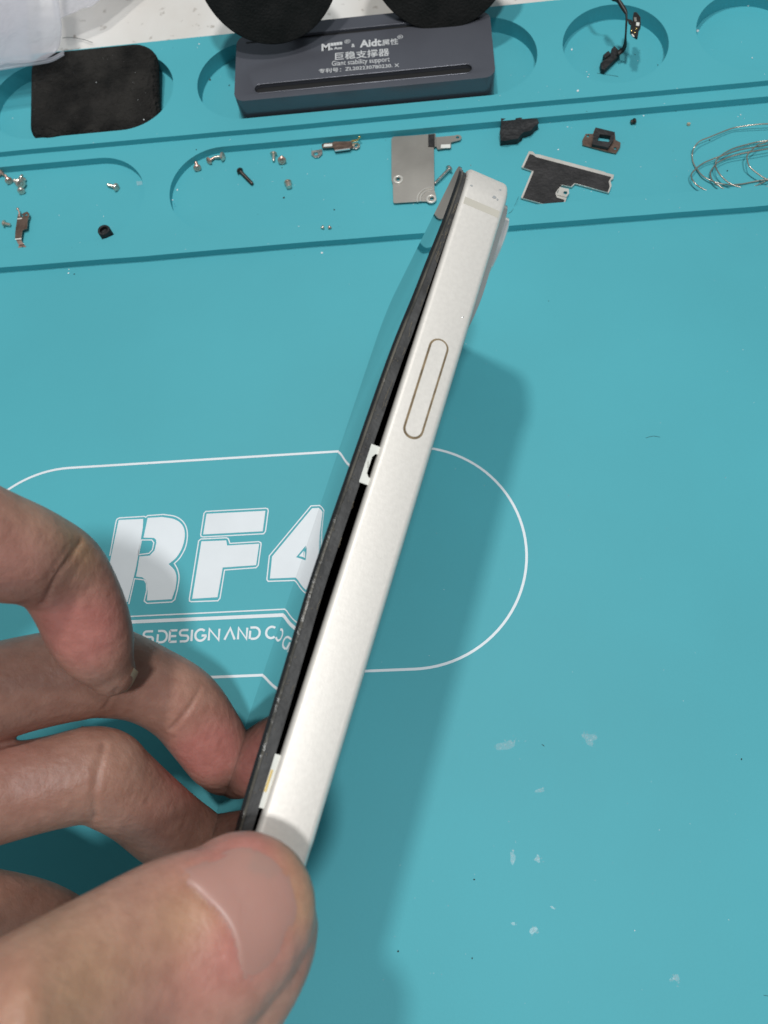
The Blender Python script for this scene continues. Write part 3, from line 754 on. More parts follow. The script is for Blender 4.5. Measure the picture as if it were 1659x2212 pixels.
bm = bmesh.new(); random.seed(44)
for px, py, r_, h_ in [(297, 263, .38, 3.2), (311, 259, .34, 3.3), (156, 251, .26, 4), (127, 179, .2, 6.6), (118, 283, .16, 3.2), (215, 278, .18, 3.2), (208, 178, .16, 6.8), (244, 205, .18, 5.6)]+[(random.uniform(70, 318), random.uniform(115, 275), random.choice([.04, .05, .07]), 0) for _ in range(140)]:
    if not h_: h_ = 9.4-(py-100)/185*6.9
    bmesh.ops.create_icosphere(bm, subdivisions=1, radius=r_, matrix=Matrix.Translation(at(px, py, h_)))
tag(bm_obj('pad_dust', bm, MT['dust']), 'white dust grains lying on the black pad', 'dust', kind='stuff')
# ------------------------------------------------------------------ plastic bag
def bag_material():
    M = bpy.data.materials.new('clear_film'); M.use_nodes = True; t = M.node_tree; b = t.nodes['Principled BSDF']
    out = t.nodes['Material Output']; N = t.nodes.new; L = t.links.new
    b.inputs['Base Color'].default_value = (.80, .78, .84, 1); b.inputs['Roughness'].default_value = .22
    tr = N('ShaderNodeBsdfTransparent'); tl = N('ShaderNodeBsdfTranslucent'); tl.inputs[0].default_value = (.85, .86, .9, 1)
    tc = N('ShaderNodeTexCoord'); n = N('ShaderNodeTexNoise'); n.inputs['Scale'].default_value = 3; n.inputs['Detail'].default_value = 5; L(tc.outputs['Object'], n.inputs['Vector'])
    bp = N('ShaderNodeBump'); bp.inputs['Distance'].default_value = .12; bp.inputs['Strength'].default_value = .6; L(n.outputs['Fac'], bp.inputs['Height']); L(bp.outputs['Normal'], b.inputs['Normal'])
    a = N('ShaderNodeMixShader'); a.inputs[0].default_value = .4; L(b.outputs[0], a.inputs[1]); L(tl.outputs[0], a.inputs[2])
    mp = N('ShaderNodeMapRange'); mp.inputs['To Min'].default_value = .22; mp.inputs['To Max'].default_value = .55; L(n.outputs['Fac'], mp.inputs['Value'])
    c = N('ShaderNodeMixShader'); L(mp.outputs[0], c.inputs[0]); L(tr.outputs[0], c.inputs[1]); L(a.outputs[0], c.inputs[2]); L(c.outputs[0], out.inputs[0])
    return M
MT['film'] = bag_material()
def film(bm, A, B, Cc, D, h, nu=30, nv_=24, amp=1.2, seed=0, corner=.1):
    """A,B,C,D corners in world mm (A-B top edge, D-C lower edge)"""
    g = {}
    for i in range(nu+1):
        for j in range(nv_+1):
            u, v = i/nu, j/nv_
            # round the lower corners
            cr_ = 0
            if v > 1-corner:
                e = (v-(1-corner))/corner; cr_ = (1-math.sqrt(max(0, 1-e*e)))*corner*.8
            u2 = cr_+u*(1-2*cr_)
            p = (A*(1-u2)+B*u2)*(1-v)+(D*(1-u2)+Cc*u2)*v
            z = h+amp*noise.noise(Vector((u*4+seed, v*4, seed)))*2+amp*.5*noise.noise(Vector((u*11+seed, v*9, 3)))
            edge = min(u, 1-u, 1-v)
            g[i, j] = bm.verts.new((p.x, p.y, max(p.z+z, ZA+.5)))
    for i in range(nu):
        for j in range(nv_): bm.faces.new((g[i, j], g[i+1, j], g[i+1, j+1], g[i, j+1]))
bag = empty('plastic_bag', at(40, 60, ZA))
tag(bag, 'crumpled clear plastic bag lying over the far left corner of the mat', 'plastic bag')
bo_ = Vector(bag.location)/S
def bagpart(name, bm, th=.12):
    for v in bm.verts: v.co -= bo_
    o = bm_obj(name, bm, MT['film'], bag, 80); sd = o.modifiers.new('t', 'SOLIDIFY'); sd.thickness = th*S; return o
bm = bmesh.new(); film(bm, at(-160, -60, 12), at(128, -60, 12), at(141, 132, 12), at(-160, 176, 12), 1.5, amp=1.0, seed=1, corner=.16); bagpart('bag_pocket', bm)
bm = bmesh.new(); film(bm, at(-160, -80, 6), at(60, -80, 6), at(70, 145, 6), at(-160, 190, 6), 1.5, amp=1.3, seed=4, corner=.1); bagpart('bag_back_sheet', bm)
bm = bmesh.new(); film(bm, at(110, -60, 5), at(300, -60, 5), at(215, 12, 5), at(120, 52, 5), 1.0, amp=.6, seed=7, corner=.1); bagpart('bag_flap', bm)
bm = bmesh.new()
for off in (0, 5):
    tube(bm, catmull([at(-150, 168+off, 13)+Vector((0, 0, 1)), at(-40, 150+off, 13), at(40, 138+off, 13), at(105, 128+off, 13), at(138, 112+off, 13)], 6), .35, 6)
for v in bm.verts: v.co -= bo_
bm_obj('bag_zip', bm, MT['film'], bag, 60)

# ------------------------------------------------------------------ small parts on the mat
def flat_part(name, pix, conv, h, th, mt, holes=(), parent=None, bev=.05):
    """sheet-metal piece: outline traced on the mat plane, real thickness; holes as (px,py,r_px)"""
    P = [at(*conv(*q), h) for q in pix]
    Hs = []
    for (x, y, r) in holes:
        c = at(*conv(x, y), h); rr = (at(*conv(x+r, y), h)-c).length; Hs.append(circle(c.x, c.y, rr, 20))
    bm = bmesh.new(); prism(bm, [(p.x, p.y) for p in P], h, h+th, Hs)
    if parent is not None:
        for v in bm.verts: v.co -= Vector(parent.location)/S
        o = bm_obj(name, bm, mt, parent, 30)
    else:
        c = sum(P, Vector())/len(P); o = bm_obj(name, bm, mt, None, 30, origin=(c.x, c.y, h))
    if bev:
        b = o.modifiers.new('edge', 'BEVEL'); b.width = bev*S; b.segments = 2; b.limit_method = 'ANGLE'; b.angle_limit = math.radians(60)
    return o
kA = lambda x, y: (.19842*x, 301.75+.19842*y)
kB = lambda x, y: (603.5+.26456*x, 263.3+.26456*y)
kC = lambda x, y: (1055.6+.3638*x, .3638*y)
kE = lambda x, y: (1453.9+.12368*x, 219.5+.12368*y)
kF = lambda x, y: (1261.9+.13228*x, .13228*y)
def ring_on(conv, x, y, r, h, mt, parent, wpx=.28):
    c = at(*conv(x, y), h); rr = (at(*conv(x+r, y), h)-c).length
    bm = bmesh.new(); path = [Vector((c.x+rr*math.cos(a), c.y+rr*math.sin(a), h)) for a in [2*math.pi*i/24 for i in range(25)]]
    tube(bm, path, wpx, 8, cap=False)
    for v in bm.verts: v.co -= Vector(parent.location)/S
    return bm_obj('rim', bm, mt, parent, 60)

# long shield plate
pl = empty('shield_plate', at(890, 365, .3)); tag(pl, 'large rectangular steel shield plate with two screw eyes and a side arm', 'metal plate')
flat_part('plate_body', [(915, 145), (930, 126), (1100, 115), (1276, 100), (1280, 206), (1262, 212), (1264, 350), (1266, 560), (1280, 610), (1280, 640), (1262, 656), (1170, 653), (940, 668), (930, 660), (926, 510), (916, 480)], kB, .6, .28, MT['steeldull'], [(970, 472, 15), (1245, 630, 15)], pl)
flat_part('side_arm', [(1279, 130), (1430, 117), (1452, 110), (1478, 115), (1489, 132), (1478, 152), (1440, 162), (1402, 172), (1402, 214), (1292, 230), (1281, 204)], kB, .62, .28, MT['steeldull'], [(1455, 132, 13)], pl)
flat_part('dark_pad', [(1216, 108), (1268, 104), (1268, 207), (1216, 204)], kB, .89, .3, MT['tape'], (), pl)
flat_part('bright_foot', [(1320, 188), (1396, 184), (1396, 214), (1316, 216)], kB, .92, .12, MT['tab'], (), pl)
ring_on(kB, 970, 472, 33, .9, MT['rim'], pl, .42); ring_on(kB, 1240, 630, 34, .9, MT['rim'], pl, .35)
bm = bmesh.new(); c = at(*kB(1240, 630), .9)
for rr in (5.2*.6, 6.6*.6): 
    tube(bm, [Vector((c.x+rr*math.cos(a), c.y+rr*math.sin(a), .9)) for a in [math.pi*(.45+.6*i/14) for i in range(15)]], .26, 6)
for v in bm.verts: v.co -= Vector(pl.location)/S
bm_obj('raised_rib', bm, MT['rim'], pl, 60)
# clip near top
cl = empty('spring_clip', at(792, 317, .3)); tag(cl, 'brown metal spring clip with two eyes and gold tip beside the ledge', 'metal clip', 'metal spring clips')
flat_part('clip_body', [(345, 190), (370, 178), (435, 175), (445, 166), (590, 163), (600, 205), (585, 222), (455, 243), (442, 213), (352, 218)], kB, 1.0, .3, MT['bronze'], (), cl)
flat_part('clip_eye', [(345, 222), (352, 240), (350, 268), (325, 292), (290, 296), (262, 274), (262, 240), (320, 232)], kB, .3, .25, MT['steel'], [(300, 264, 17)], cl)
flat_part('clip_eye', [(598, 175), (640, 172), (660, 190), (655, 212), (630, 226), (590, 222)], kB, .5, .25, MT['steel'], [(627, 197, 14)], cl)
flat_part('clip_pad', [(365, 184), (432, 180), (432, 200), (360, 206)], kB, 1.32, .15, MT['tab'], (), cl)
flat_part('clip_lip', [(452, 236), (576, 220), (578, 228), (455, 244)], kB, 1.1, .35, MT['chrome'], (), cl, 0)
bm = bmesh.new(); a = at(*kB(590, 158), 1.2); b = at(*kB(640, 148), 1.6); c = at(*kB(655, 124), 2.2)
tube(bm, [a, b, c], [.35, .3, .15], 8); bmesh.ops.create_icosphere(bm, subdivisions=2, radius=.4, matrix=Matrix.Translation(c))
for v in bm.verts: v.co -= Vector(cl.location)/S
bm_obj('gold_tip', bm, MT['gold'], cl, 60)
# clip at left
cl = empty('spring_clip', at(48, 500, .3)); tag(cl, 'bent coppery metal clip standing upright in the left well', 'metal clip', 'metal spring clips')
flat_part('clip_body', [(192, 862), (200, 815), (245, 850), (262, 835), (318, 845), (306, 890), (300, 975), (250, 990), (236, 1075), (168, 1078), (172, 1000)], kA, 1.1, .3, MT['bronze'], (), cl)
flat_part('clip_eye', [(236, 822), (262, 800), (300, 788), (322, 806), (318, 842), (262, 836)], kA, 1.3, .25, MT['bronze'], [(290, 824, 12)], cl)
flat_part('clip_foot', [(172, 1082), (236, 1080), (240, 1110), (262, 1140), (208, 1150), (185, 1108)], kA, .7, .3, MT['copper'], (), cl)
flat_part('clip_eye', [(210, 1150), (262, 1142), (288, 1170), (288, 1198), (262, 1226), (196, 1240), (196, 1200)], kA, .2, .28, MT['copper'], [(243, 1185, 18)], cl)
bm = bmesh.new(); a = at(*kA(212, 840), 1.2); c = at(*kA(193, 755), 1.9)
tube(bm, [a, at(*kA(212, 795), 1.5), c], [.35, .25, .2], 8); bmesh.ops.create_icosphere(bm, subdivisions=2, radius=.42, matrix=Matrix.Translation(c))
for xx, yy in ((205, 862),): pass
for v in bm.verts: v.co -= Vector(cl.location)/S
bm_obj('copper_tip', bm, MT['copper'], cl, 60)
flat_part('clip_crease', [(190, 858), (240, 852), (242, 862), (190, 868)], kA, 1.41, .06, MT['tab'], (), cl, 0)
flat_part('clip_crease', [(166, 1078), (234, 1074), (234, 1084), (166, 1090)], kA, 1.41, .06, MT['tab'], (), cl, 0)
# black L shaped shield
sh = empty('shield_cover', at(1225, 395, .3)); tag(sh, 'L-shaped black insulated shield cover with bright metal rim', 'metal plate')
Lp = [(238, 905), (262, 908), (275, 922), (300, 925), (680, 1026), (698, 1034), (742, 1046), (738, 1068), (722, 1078), (728, 1110), (712, 1152), (512, 1097), (492, 1117), (432, 1106), (406, 1148), (412, 1166), (462, 1182), (444, 1232), (412, 1244), (190, 1181), (256, 1022), (194, 1000)]
flat_part('shield_rim', Lp, kC, .3, .55, MT['rim'], (), sh)
cxm = sum(p[0] for p in Lp)/len(Lp); 
def inset_poly(P, d):
    out = []; n = len(P); area = sum(P[i][0]*P[(i+1) % n][1]-P[(i+1) % n][0]*P[i][1] for i in range(n)); sg = 1 if area > 0 else -1
    for i in range(n):
        a, b, c = Vector(P[i-1]), Vector(P[i]), Vector(P[(i+1) % n]); d1 = (b-a).normalized(); d2 = (c-b).normalized()
        n1 = Vector((-d1.y, d1.x))*sg; n2 = Vector((-d2.y, d2.x))*sg; m_ = (n1+n2); m_ = m_.normalized() if m_.length > 1e-3 else n1
        k = min(1/max(.4, m_.dot(n1)), 2); q = b+m_*d*k; out.append((q.x, q.y))
    return out
flat_part('insulation_film', inset_poly([(238, 905), (268, 912), (285, 925), (742, 1046), (722, 1078), (728, 1110), (712, 1152), (512, 1097), (492, 1117), (432, 1106), (406, 1148), (412, 1166), (462, 1182), (444, 1232), (412, 1244), (190, 1181), (256, 1022), (194, 1000)], 9), kC, .86, .06, MT['tape'], (), sh, 0)
flat_part('screw_tab', [(420, 1112), (475, 1125), (478, 1150), (462, 1172), (408, 1160)], kC, .95, .2, MT['rim'], [(455, 1147, 12)], sh)
# square sensor frame
sf = empty('sensor_frame', at(1300, 305, .3)); tag(sf, 'small brown metal frame with a square window and two screw eyes', 'metal frame')
P = [(556, 835), (575, 800), (618, 800), (630, 768), (660, 768), (748, 796), (752, 836), (782, 852), (780, 878), (755, 916), (700, 905), (622, 884), (556, 866)]
def fp_hole(name, pix, conv, h, th, mt, hole, small, parent):
    PP = [at(*conv(*q), h) for q in pix]; hh = [[(at(*conv(*q), h).x, at(*conv(*q), h).y) for q in hole]]
    for (x, y, r) in small:
        c = at(*conv(x, y), h); rr = (at(*conv(x+r, y), h)-c).length; hh.append(circle(c.x, c.y, rr, 16))
    bm = bmesh.new(); prism(bm, [(p.x, p.y) for p in PP], h, h+th, hh)
    for v in bm.verts: v.co -= Vector(parent.location)/S
    return bm_obj(name, bm, mt, parent, 30)
win = [(658, 812), (722, 822), (712, 858), (640, 850)]
fp_hole('frame_base', P, kC, .2, .35, MT['bronze'], win, [(588, 812, 9), (750, 886, 9)], sf)
fp_hole('frame_collar', [(622, 812), (632, 772), (746, 800), (738, 846), (706, 892), (610, 872)], kC, .57, 1.0, MT['tape'], win, [], sf)
# black rubber block
bm = bmesh.new(); R0 = [at(*kC(*q), 0) for q in [(72, 740), (180, 735), (288, 740), (292, 770), (250, 808), (205, 822), (170, 860), (66, 868)]]
prism(bm, [(p.x, p.y) for p in R0], .02, 2.3)
bmesh.ops.subdivide_edges(bm, edges=bm.edges, cuts=2)
for v in bm.verts: v.co += Vector((noise.noise(v.co*.7), noise.noise(v.co*.7+Vector((5, 0, 0))), noise.noise(v.co*.7+Vector((0, 9, 0)))*.6))*.45
tag(bm_obj('rubber_block', bm, MT['rubber'], None, 40, origin=tuple(R0[0])), 'lumpy black rubber block against the ledge wall', 'rubber block')
# rubber ring
c = at(235, 514, 0); bm = bmesh.new()
lathe(bm, [(0, 2.6), (1.15, 2.6), (1.15, 3.6), (1.35, 3.75), (1.7, 3.7), (1.85, 3.4), (1.85, 0.02), (0, .02)], 32, Matrix.Identity(4))
tag(bm_obj('rubber_ring', bm, MT['rubber'], None, 40), 'short black rubber tube standing on end near the left well rim', 'rubber ring').location = Vector((c.x, c.y, .0))*S

# screws ------------------------------------------------------------
def screw(name, head, tip, h, rh, rs, hh, mt, label, dome=True, group='loose screws on the mat', dz=0.):
    """head/tip: pixels of head centre and shaft end, lying at height h"""
    rh *= 1.35; rs *= 1.3; hh *= 1.35
    a = at(*head, h+rh*.9+dz); b = at(*tip, h+rs+.05); ax = (b-a); L = ax.length; ax.normalize()
    bm = bmesh.new()
    prof = [(0, -hh), (rh*.28, -hh), (rh*.30, -hh*.6), (rh*.36, -hh*.6), (rh*.38, -hh), (rh*.8, -hh*.85), (rh, -hh*.35), (rh, 0), (rs, 0.02)]
    z = .05; k = 0
    while z < L-.3:
        prof.append((rs*(1 if k % 2 else .82), z)); z += .16; k += 1
    prof += [(rs*.8, L-.1), (rs*.3, L), (0, L)]
    lathe(bm, prof, 18, ax.to_track_quat('Z', 'Y').to_matrix().to_4x4())
    o = bm_obj(name, bm, mt, None, 30); o.location = a*S
    return tag(o, label, 'screw', group)
SC = 'screw'
screw(SC, (250, 404), (232, 399), 0, .85, .42, .5, MT['screw'], 'steel screw lying alone in the middle of the left well')
screw(SC, (10, 483), (23, 486), 0, .75, .4, .45, MT['screw'], 'short steel screw lying left of the bent copper clip')
screw(SC, (3, 374), (-8, 382), 0, .75, .4, .45, MT['copper'], 'coppery screw cut by the left edge of the picture')
screw(SC, (19, 390), (11, 378), 0, .85, .35, .4, MT['copper'], 'pinkish screw between the picture edge and the screw pile')
screw(SC, (44, 396), (31, 390), 0, 1.15, .5, .5, MT['screw'], 'largest screw in the pile in the left well', dz=.5)
screw(SC, (47, 384), (56, 390), 0, .8, .4, .45, MT['screw'], 'screw at the top of the pile in the left well', dz=.3)
screw(SC, (46, 412), (46, 404), 0, .85, .45, .45, MT['screw'], 'screw at the bottom of the pile in the left well')
screw(SC, (426, 362), (423, 350), 0, .85, .42, .45, MT['copper'], 'pink copper screw standing near the left end of the long well')
screw(SC, (452, 347), (462, 341), 0, .8, .35, .4, MT['copper'], 'small brown screw touching the longer screw by the well wall')
screw(SC, (480, 338), (462, 340), 0, .95, .38, .45, MT['screw'], 'long brass-coloured screw lying against the well wall')
screw(SC, (591, 333), (591, 349), 0, .8, .34, .4, MT['screw'], 'thin upright screw just left of the copper-headed screw')
screw(SC, (609, 346), (609, 339), 0, .95, .5, .5, MT['copper'], 'round copper-headed screw left of the brown spring clip')
screw(SC, (622, 395), (625, 405), 0, .85, .7, .5, MT['screw'], 'stubby dome-headed screw alone below the spring clip')
screw(SC, (1369, 262), (1362, 264), 0, .6, .5, .5, MT['darkscrew'], 'tiny dark screw right of the brown metal frame')
screw(SC, (519, 370), (546, 398), 0, .75, .42, .6, MT['darkscrew'], 'long dark screw lying alone in the long well')
screw(SC, (969, 366), (939, 397), .3, .8, .36, .6, MT['steel'], 'long steel screw leaning on the plate beside the phone top')
screw(SC, (697, 491), (693, 492), ZP, .4, .25, .3, MT['screw'], 'left one of two tiny screws above the step')
screw(SC, (712, 491), (716, 492), ZP, .4, .25, .3, MT['copper'], 'right one of two tiny screws above the step')

# wire coil ---------------------------------------------------------
wires = [[(1900, 400), (1659, 390), (1450, 400), (1230, 430), (1040, 465), (860, 530), (640, 620), (470, 690), (370, 800), (335, 930), (350, 1060), (410, 1170), (520, 1300), (700, 1395), (900, 1445), (1150, 1445), (1400, 1400), (1659, 1350), (1900, 1280)],
 [(1900, 640), (1659, 680), (1450, 710), (1250, 760), (1050, 820), (880, 910), (765, 1010), (735, 1110), (680, 1180), (650, 1270), (690, 1380), (800, 1470), (950, 1560), (1160, 1632)],
 [(1900, 730), (1659, 760), (1400, 800), (1150, 850), (900, 930), (700, 1000), (520, 1080), (400, 1170), (325, 1260), (330, 1350), (420, 1460), (600, 1560), (800, 1620), (980, 1640), (1150, 1615), (1300, 1550), (1450, 1470), (1659, 1360), (1900, 1200)],
 [(1900, 800), (1659, 825), (1400, 870), (1150, 920), (950, 980), (790, 1060), (742, 1110), (770, 1200), (850, 1310), (980, 1420), (1150, 1490), (1350, 1520), (1659, 1480), (1900, 1400)],
 [(1900, 600), (1659, 690), (1480, 760), (1370, 850), (1295, 940), (1300, 1040), (1340, 1140), (1480, 1260), (1659, 1370), (1900, 1450)]]
bm = bmesh.new(); random.seed(5)
for k, wv in enumerate(wires):
    P = []
    for i, q in enumerate(wv):
        h = .35+.45*k+.7*(1+math.sin(i*1.1+k*2))*.5
        if k == 0 and i < 9: h += 1.0
        P.append(at(*kE(*q), h))
    tube(bm, catmull(P, 7), .19, 8)
tag(bm_obj('wire_coil', bm, MT['solder'], None, 60, origin=tuple(at(1600, 350, 0))), 'loose coil of thin shiny steel wire at the right edge', 'wire coil')

# flex cable --------------------------------------------------------
fx = empty('flex_cable', at(1310, 150, ZH)); tag(fx, 'black flex cable with two small connectors hanging over the round well', 'flex cable')
fo = Vector(fx.location)/S
path = [(330, -260, 16), (400, -90, 15), (480, -10, 14), (560, 20, 13.5), (612, 90, 13), (668, 180, 12.5), (690, 250, 12), (688, 400, 10.5), (676, 600, 8), (668, 730, 5), (630, 810, 3), (540, 880, 2)]
wdt = [.5, .5, .5, .55, .6, .55, .3, .28, .28, .5, .7, .8]
Pc = catmull([at(*kF(x, y), h) for x, y, h in path], 5); Wc = [v.x for v in catmull([Vector((q, 0, 0)) for q in wdt], 5)]
bm = bmesh.new(); pl_, pr_ = [], []
for i, p in enumerate(Pc):
    t_ = (Pc[min(i+1, len(Pc)-1)]-Pc[max(i-1, 0)]).normalized(); sd = Vector((1, -.25, .3)); sd = (sd-t_*sd.dot(t_)).normalized()
    pl_.append(bm.verts.new(p+sd*Wc[i]-fo)); pr_.append(bm.verts.new(p-sd*Wc[i]-fo))
for i in range(len(Pc)-1): bm.faces.new((pl_[i], pl_[i+1], pr_[i+1], pr_[i]))
o = bm_obj('ribbon', bm, MT['flex'], fx, 60); sd = o.modifiers.new('t', 'SOLIDIFY'); sd.thickness = .15*S; sd.offset = 0
def flexblock(name, pts, h, th, mt):
    P = [at(*kF(x, y), h) for x, y in pts]; bm = bmesh.new(); prism(bm, [(p.x, p.y) for p in P], h, h+th)
    for v in bm.verts: v.co -= fo
    o = bm_obj(name, bm, mt, fx, 30); b = o.modifiers.new('e', 'BEVEL'); b.width = .15*S; b.segments = 2; return o
flexblock('connector', [(480, 820), (560, 900), (575, 960), (320, 1210), (265, 1190), (250, 1100), (420, 960), (430, 870)], -.6, 1.6, MT['rubber'])
flexblock('connector_key', [(350, 930), (385, 910), (420, 960), (330, 1030), (290, 985)], -.2, 1.8, MT['rubber'])
flexblock('connector', [(800, 240), (850, 240), (912, 320), (915, 480), (885, 530), (865, 655), (790, 610), (745, 555), (755, 430), (785, 370), (790, 290)], 9.5, .9, MT['flex'])
flexblock('connector_link', [(700, 325), (780, 350), (770, 430), (725, 400)], 9.8, .5, MT['flex'])
for pts, mt in (([(850, 365), (905, 375), (895, 430), (845, 420)], MT['tab']), ([(810, 290), (850, 285), (860, 350), (820, 350)], MT['steeldull']), ([(765, 560), (790, 560), (825, 600), (800, 605)], MT['tab']),
                ([(764, 485), (790, 490), (785, 512), (762, 505)], MT['gold']), ([(812, 520), (842, 522), (840, 545), (812, 540)], MT['gold']), ([(835, 450), (868, 455), (862, 480), (838, 475)], MT['gold'])):
    flexblock('contact', pts, 10.42, .15, mt)

# ------------------------------------------------------------------ residue, dust, hairs
random.seed(21)
k4 = lambda x, y: (1200/1.8227+.60322*x, 2600/1.8227+.60322*y)
def residue(cx_, cy_, wpx, hpx, ang, n, label):
    bm = bmesh.new(); a = math.radians(ang)
    for i in range(n):
        u, v = random.gauss(0, .42), random.gauss(0, .42)
        x = cx_+u*wpx*math.cos(a)-v*hpx*math.sin(a); y = cy_+u*wpx*math.sin(a)+v*hpx*math.cos(a)
        c = at(x, y, .02); r = random.uniform(.08, .36); k = random.randint(5, 8); hz = random.uniform(.02, .09)
        ph = random.uniform(0, 6); el = random.uniform(.25, .8); rot = random.uniform(0, 3.14)
        ring = []
        for q in range(k):
            t = ph+2*math.pi*q/k; rr = r*random.uniform(.5, 1.2); X, Y = rr*math.cos(t), rr*math.sin(t)*el
            ring.append(bm.verts.new((c.x+X*math.cos(rot)-Y*math.sin(rot), c.y+X*math.sin(rot)+Y*math.cos(rot), .02+random.uniform(0, .015))))
        t_ = bm.verts.new((c.x, c.y, .02+hz))
        for q in range(k): bm.faces.new((ring[q], ring[(q+1) % k], t_))
    ring = []; ph = random.uniform(0, 9)
    for q in range(26):                # soft film under the flakes
        t = 2*math.pi*q/26; k = .62+.5*noise.noise(Vector((math.cos(t)*1.3+ph, math.sin(t)*1.3, ph)))
        x = cx_+k*wpx*math.cos(t)*math.cos(a)-k*hpx*math.sin(t)*math.sin(a); y = cy_+k*wpx*math.cos(t)*math.sin(a)+k*hpx*math.sin(t)*math.cos(a)
        p = at(x, y, .012); ring.append((p.x, p.y))
    fillpoly(bm, ring, z=.012)
    c = at(cx_, cy_, 0); o = bm_obj('glue_residue', bm, MT['residue'], None, 20, origin=(c.x, c.y, 0))
    tag(o, label, 'glue residue', 'dried glue marks on the mat')
for (x, y, w_, h_, a, n, lb) in ((725, 300, 62, 22, -15, 60, 'glossy streaky glue mark below the end of the logo frame'), (1022, 280, 40, 26, 35, 60, 'triangular whitish glue mark, the upper right one'),
        (745, 700, 14, 40, 0, 34, 'faint upright glue mark left of a bright one'), (832, 712, 20, 18, 0, 30, 'small bright glue mark in the middle of the lower mat'),
        (748, 942, 12, 8, 0, 12, 'tiny glue mark left of the bright speckled mark'), (820, 966, 20, 20, 30, 36, 'bright speckled glue mark beside the shadow of the thumb'), (1328, 1138, 22, 18, 0, 40, 'soft round glue mark near the lower right corner'),
        (888, 886, 14, 6, 30, 12, 'thin slanted glue flake above the bright speckled mark'), (845, 464, 30, 10, -15, 18, 'very faint smear between the glue marks')):
    q = k4(x, y); residue(q[0], q[1], w_*.6, h_*.6, a, int(n*.9), lb)
def level(px, py):
    """top surface height of the mat under a pixel"""
    for h in (ZA, ZP):
        p = at(px, py, h)
        if h == ZA and p.y > Y_B:
            ins = any((p.x-q[0])**2+(p.y-yh)**2 < R1*R1 for q in ((h1.x,), (hole3x,))) or (abs(p.y-yh) < R1 and (p.x < xr1+R1 or at(427, 170, ZA).x < p.x < at(1161, 115, ZA).x))
            return ZH if ins else ZA
        if h == ZP and Y_C+.5 < p.y < Y_B-1:
            if abs(p.y-s_y) < s_r-.3: 
                if p.x < at(300, 413, ZP).x or p.x > at(380, 420, ZP).x: return 0.0
            return ZP
    return 0.0
bm = bmesh.new(); bm2 = bmesh.new()
def speck(b, px, py, r):
    h = level(px, py); c = at(px, py, h+r*.4)
    n_ = bmesh.ops.create_icosphere(b, subdivisions=1, radius=r, matrix=Matrix.Translation(c) @ Matrix.Diagonal((random.uniform(.6, 1.4), random.uniform(.6, 1.4), .5, 1)))
    for v in n_['verts']: v.co += Vector((random.uniform(-1, 1), random.uniform(-1, 1), random.uniform(-.3, .3)))*r*.25
for px, py, r in ((458, 294, .33), (497, 302, .2), (695, 546, .34), (149, 582, .16), (148, 590, .2), (344, 559, .16), (383, 410, .24), (373, 432, .2), (381, 476, .2), (27, 255, .2), (1600, 248, .3), (1248, 196, .35), (1270, 166, .22),
                  (1235, 107, .33), (1507, 66, .38), (1625, 125, .36), (1616, 11, .45), (1272, 161, .25), (1390, 250, .18), (1206, 323, .2), (1265, 350, .15), (1310, 251, .2), (1226, 274, .18), (1190, 390, .12), (656, 310, .2),
                  (1594, 252, .16), (430, 95, .2), (275, 250, .5), (303, 262, .4), (127, 178, .3), (155, 252, .25), (122, 262, .12), (1371, 2010, .15)): speck(bm, px, py, r)
for i in range(150):
    px, py = random.uniform(5, 1655), random.uniform(60, 540)
    speck(bm, px, py, random.choice([.05, .06, .07, .09, .12]))
for i in range(70): speck(bm, random.uniform(700, 1655), random.uniform(560, 2200), random.choice([.04, .05, .06, .08]))
tag(bm_obj('dust', bm, MT['dust']), 'fine white specks of dust scattered over the teal mat', 'dust', kind='stuff')
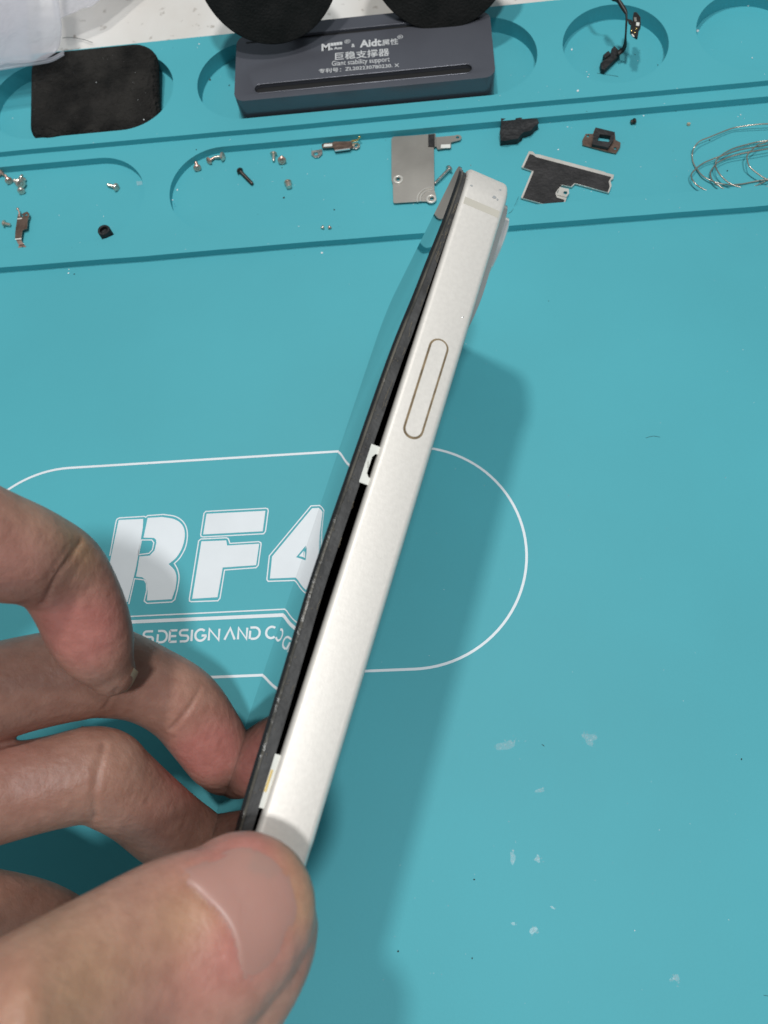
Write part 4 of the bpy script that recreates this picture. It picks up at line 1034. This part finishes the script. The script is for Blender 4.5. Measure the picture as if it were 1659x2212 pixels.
for px, py, r in ((454, 172, .3), (495, 184, .28), (1421, 140, .2), (1372, 118, .2), (1534, 230, .3), (1533, 303, .22), (1571, 369, .28), (424, 323, .2), (1024, 1900, .2), (860, 2055, .25), (609, 362, .16), (722, 453, .22), (613, 427, .25), (160, 592, .25), (1020, 2070, .2), (1602, 1640, .2), (1460, 240, .15), (1185, 650, .15)): speck(bm2, px, py, r)
for i in range(60): speck(bm2, random.uniform(5, 1655), random.uniform(100, 560), random.choice([.05, .07, .1]))
tag(bm_obj('grit', bm2, MT['darkspeck']), 'dark grains of grit scattered over the teal mat', 'grit', kind='stuff')
bm = bmesh.new()
for q in ([(1120, 425), (1108, 452), (1098, 462)], [(1170, 1608), (1176, 1612), (1172, 1608)], [(1395, 946), (1410, 942), (1426, 944)], [(1290, 158), (1310, 161), (1336, 165)], [(1060, 400), (1070, 396)], [(672, 320), (674, 328), (673, 336)], [(1650, 2150), (1662, 2152)]):
    P = [at(x, y, level(x, y)+.08) for x, y in q]; tube(bm, catmull(P, 5), .035, 5)
tag(bm_obj('lint_hairs', bm, MT['darkspeck']), 'short dark hairs lying here and there on the mat', 'lint', kind='stuff')
bm = bmesh.new(); c = at(1487, 270, 0); bmesh.ops.create_icosphere(bm, subdivisions=2, radius=.5, matrix=Matrix.Translation((c.x, c.y, .3)))
for v in bm.verts: v.co += Vector((random.uniform(-1, 1), random.uniform(-1, 1), random.uniform(-1, 1)))*.12
tag(bm_obj('crumb', bm, MT['beige'], origin=tuple(c)), 'beige crumb above the steel wire coil', 'crumb')
o = flat_part('clear_sticker', [(1485, 455), (1545, 452), (1552, 490), (1492, 500)], kA, .05, .12, MT['tab'], (), None, 0)
o.data.materials[0] = MT['residue']
tag(o, 'small pale scrap of tape at the right end of the left well', 'tape scrap')
c = [at(230, 2*0+78, -3.5)]
bm = bmesh.new(); tube(bm, catmull([at(x, y, -2.5) for x, y in ((135, 82), (150, 81), (175, 84), (200, 92))], 6), .09, 5)
tag(bm_obj('thin_thread', bm, MT['darkspeck'], origin=tuple(at(160, 82, -2.5))), 'thin thread poking out beside the plastic bag', 'thread')
sc.cycles.samples = 128
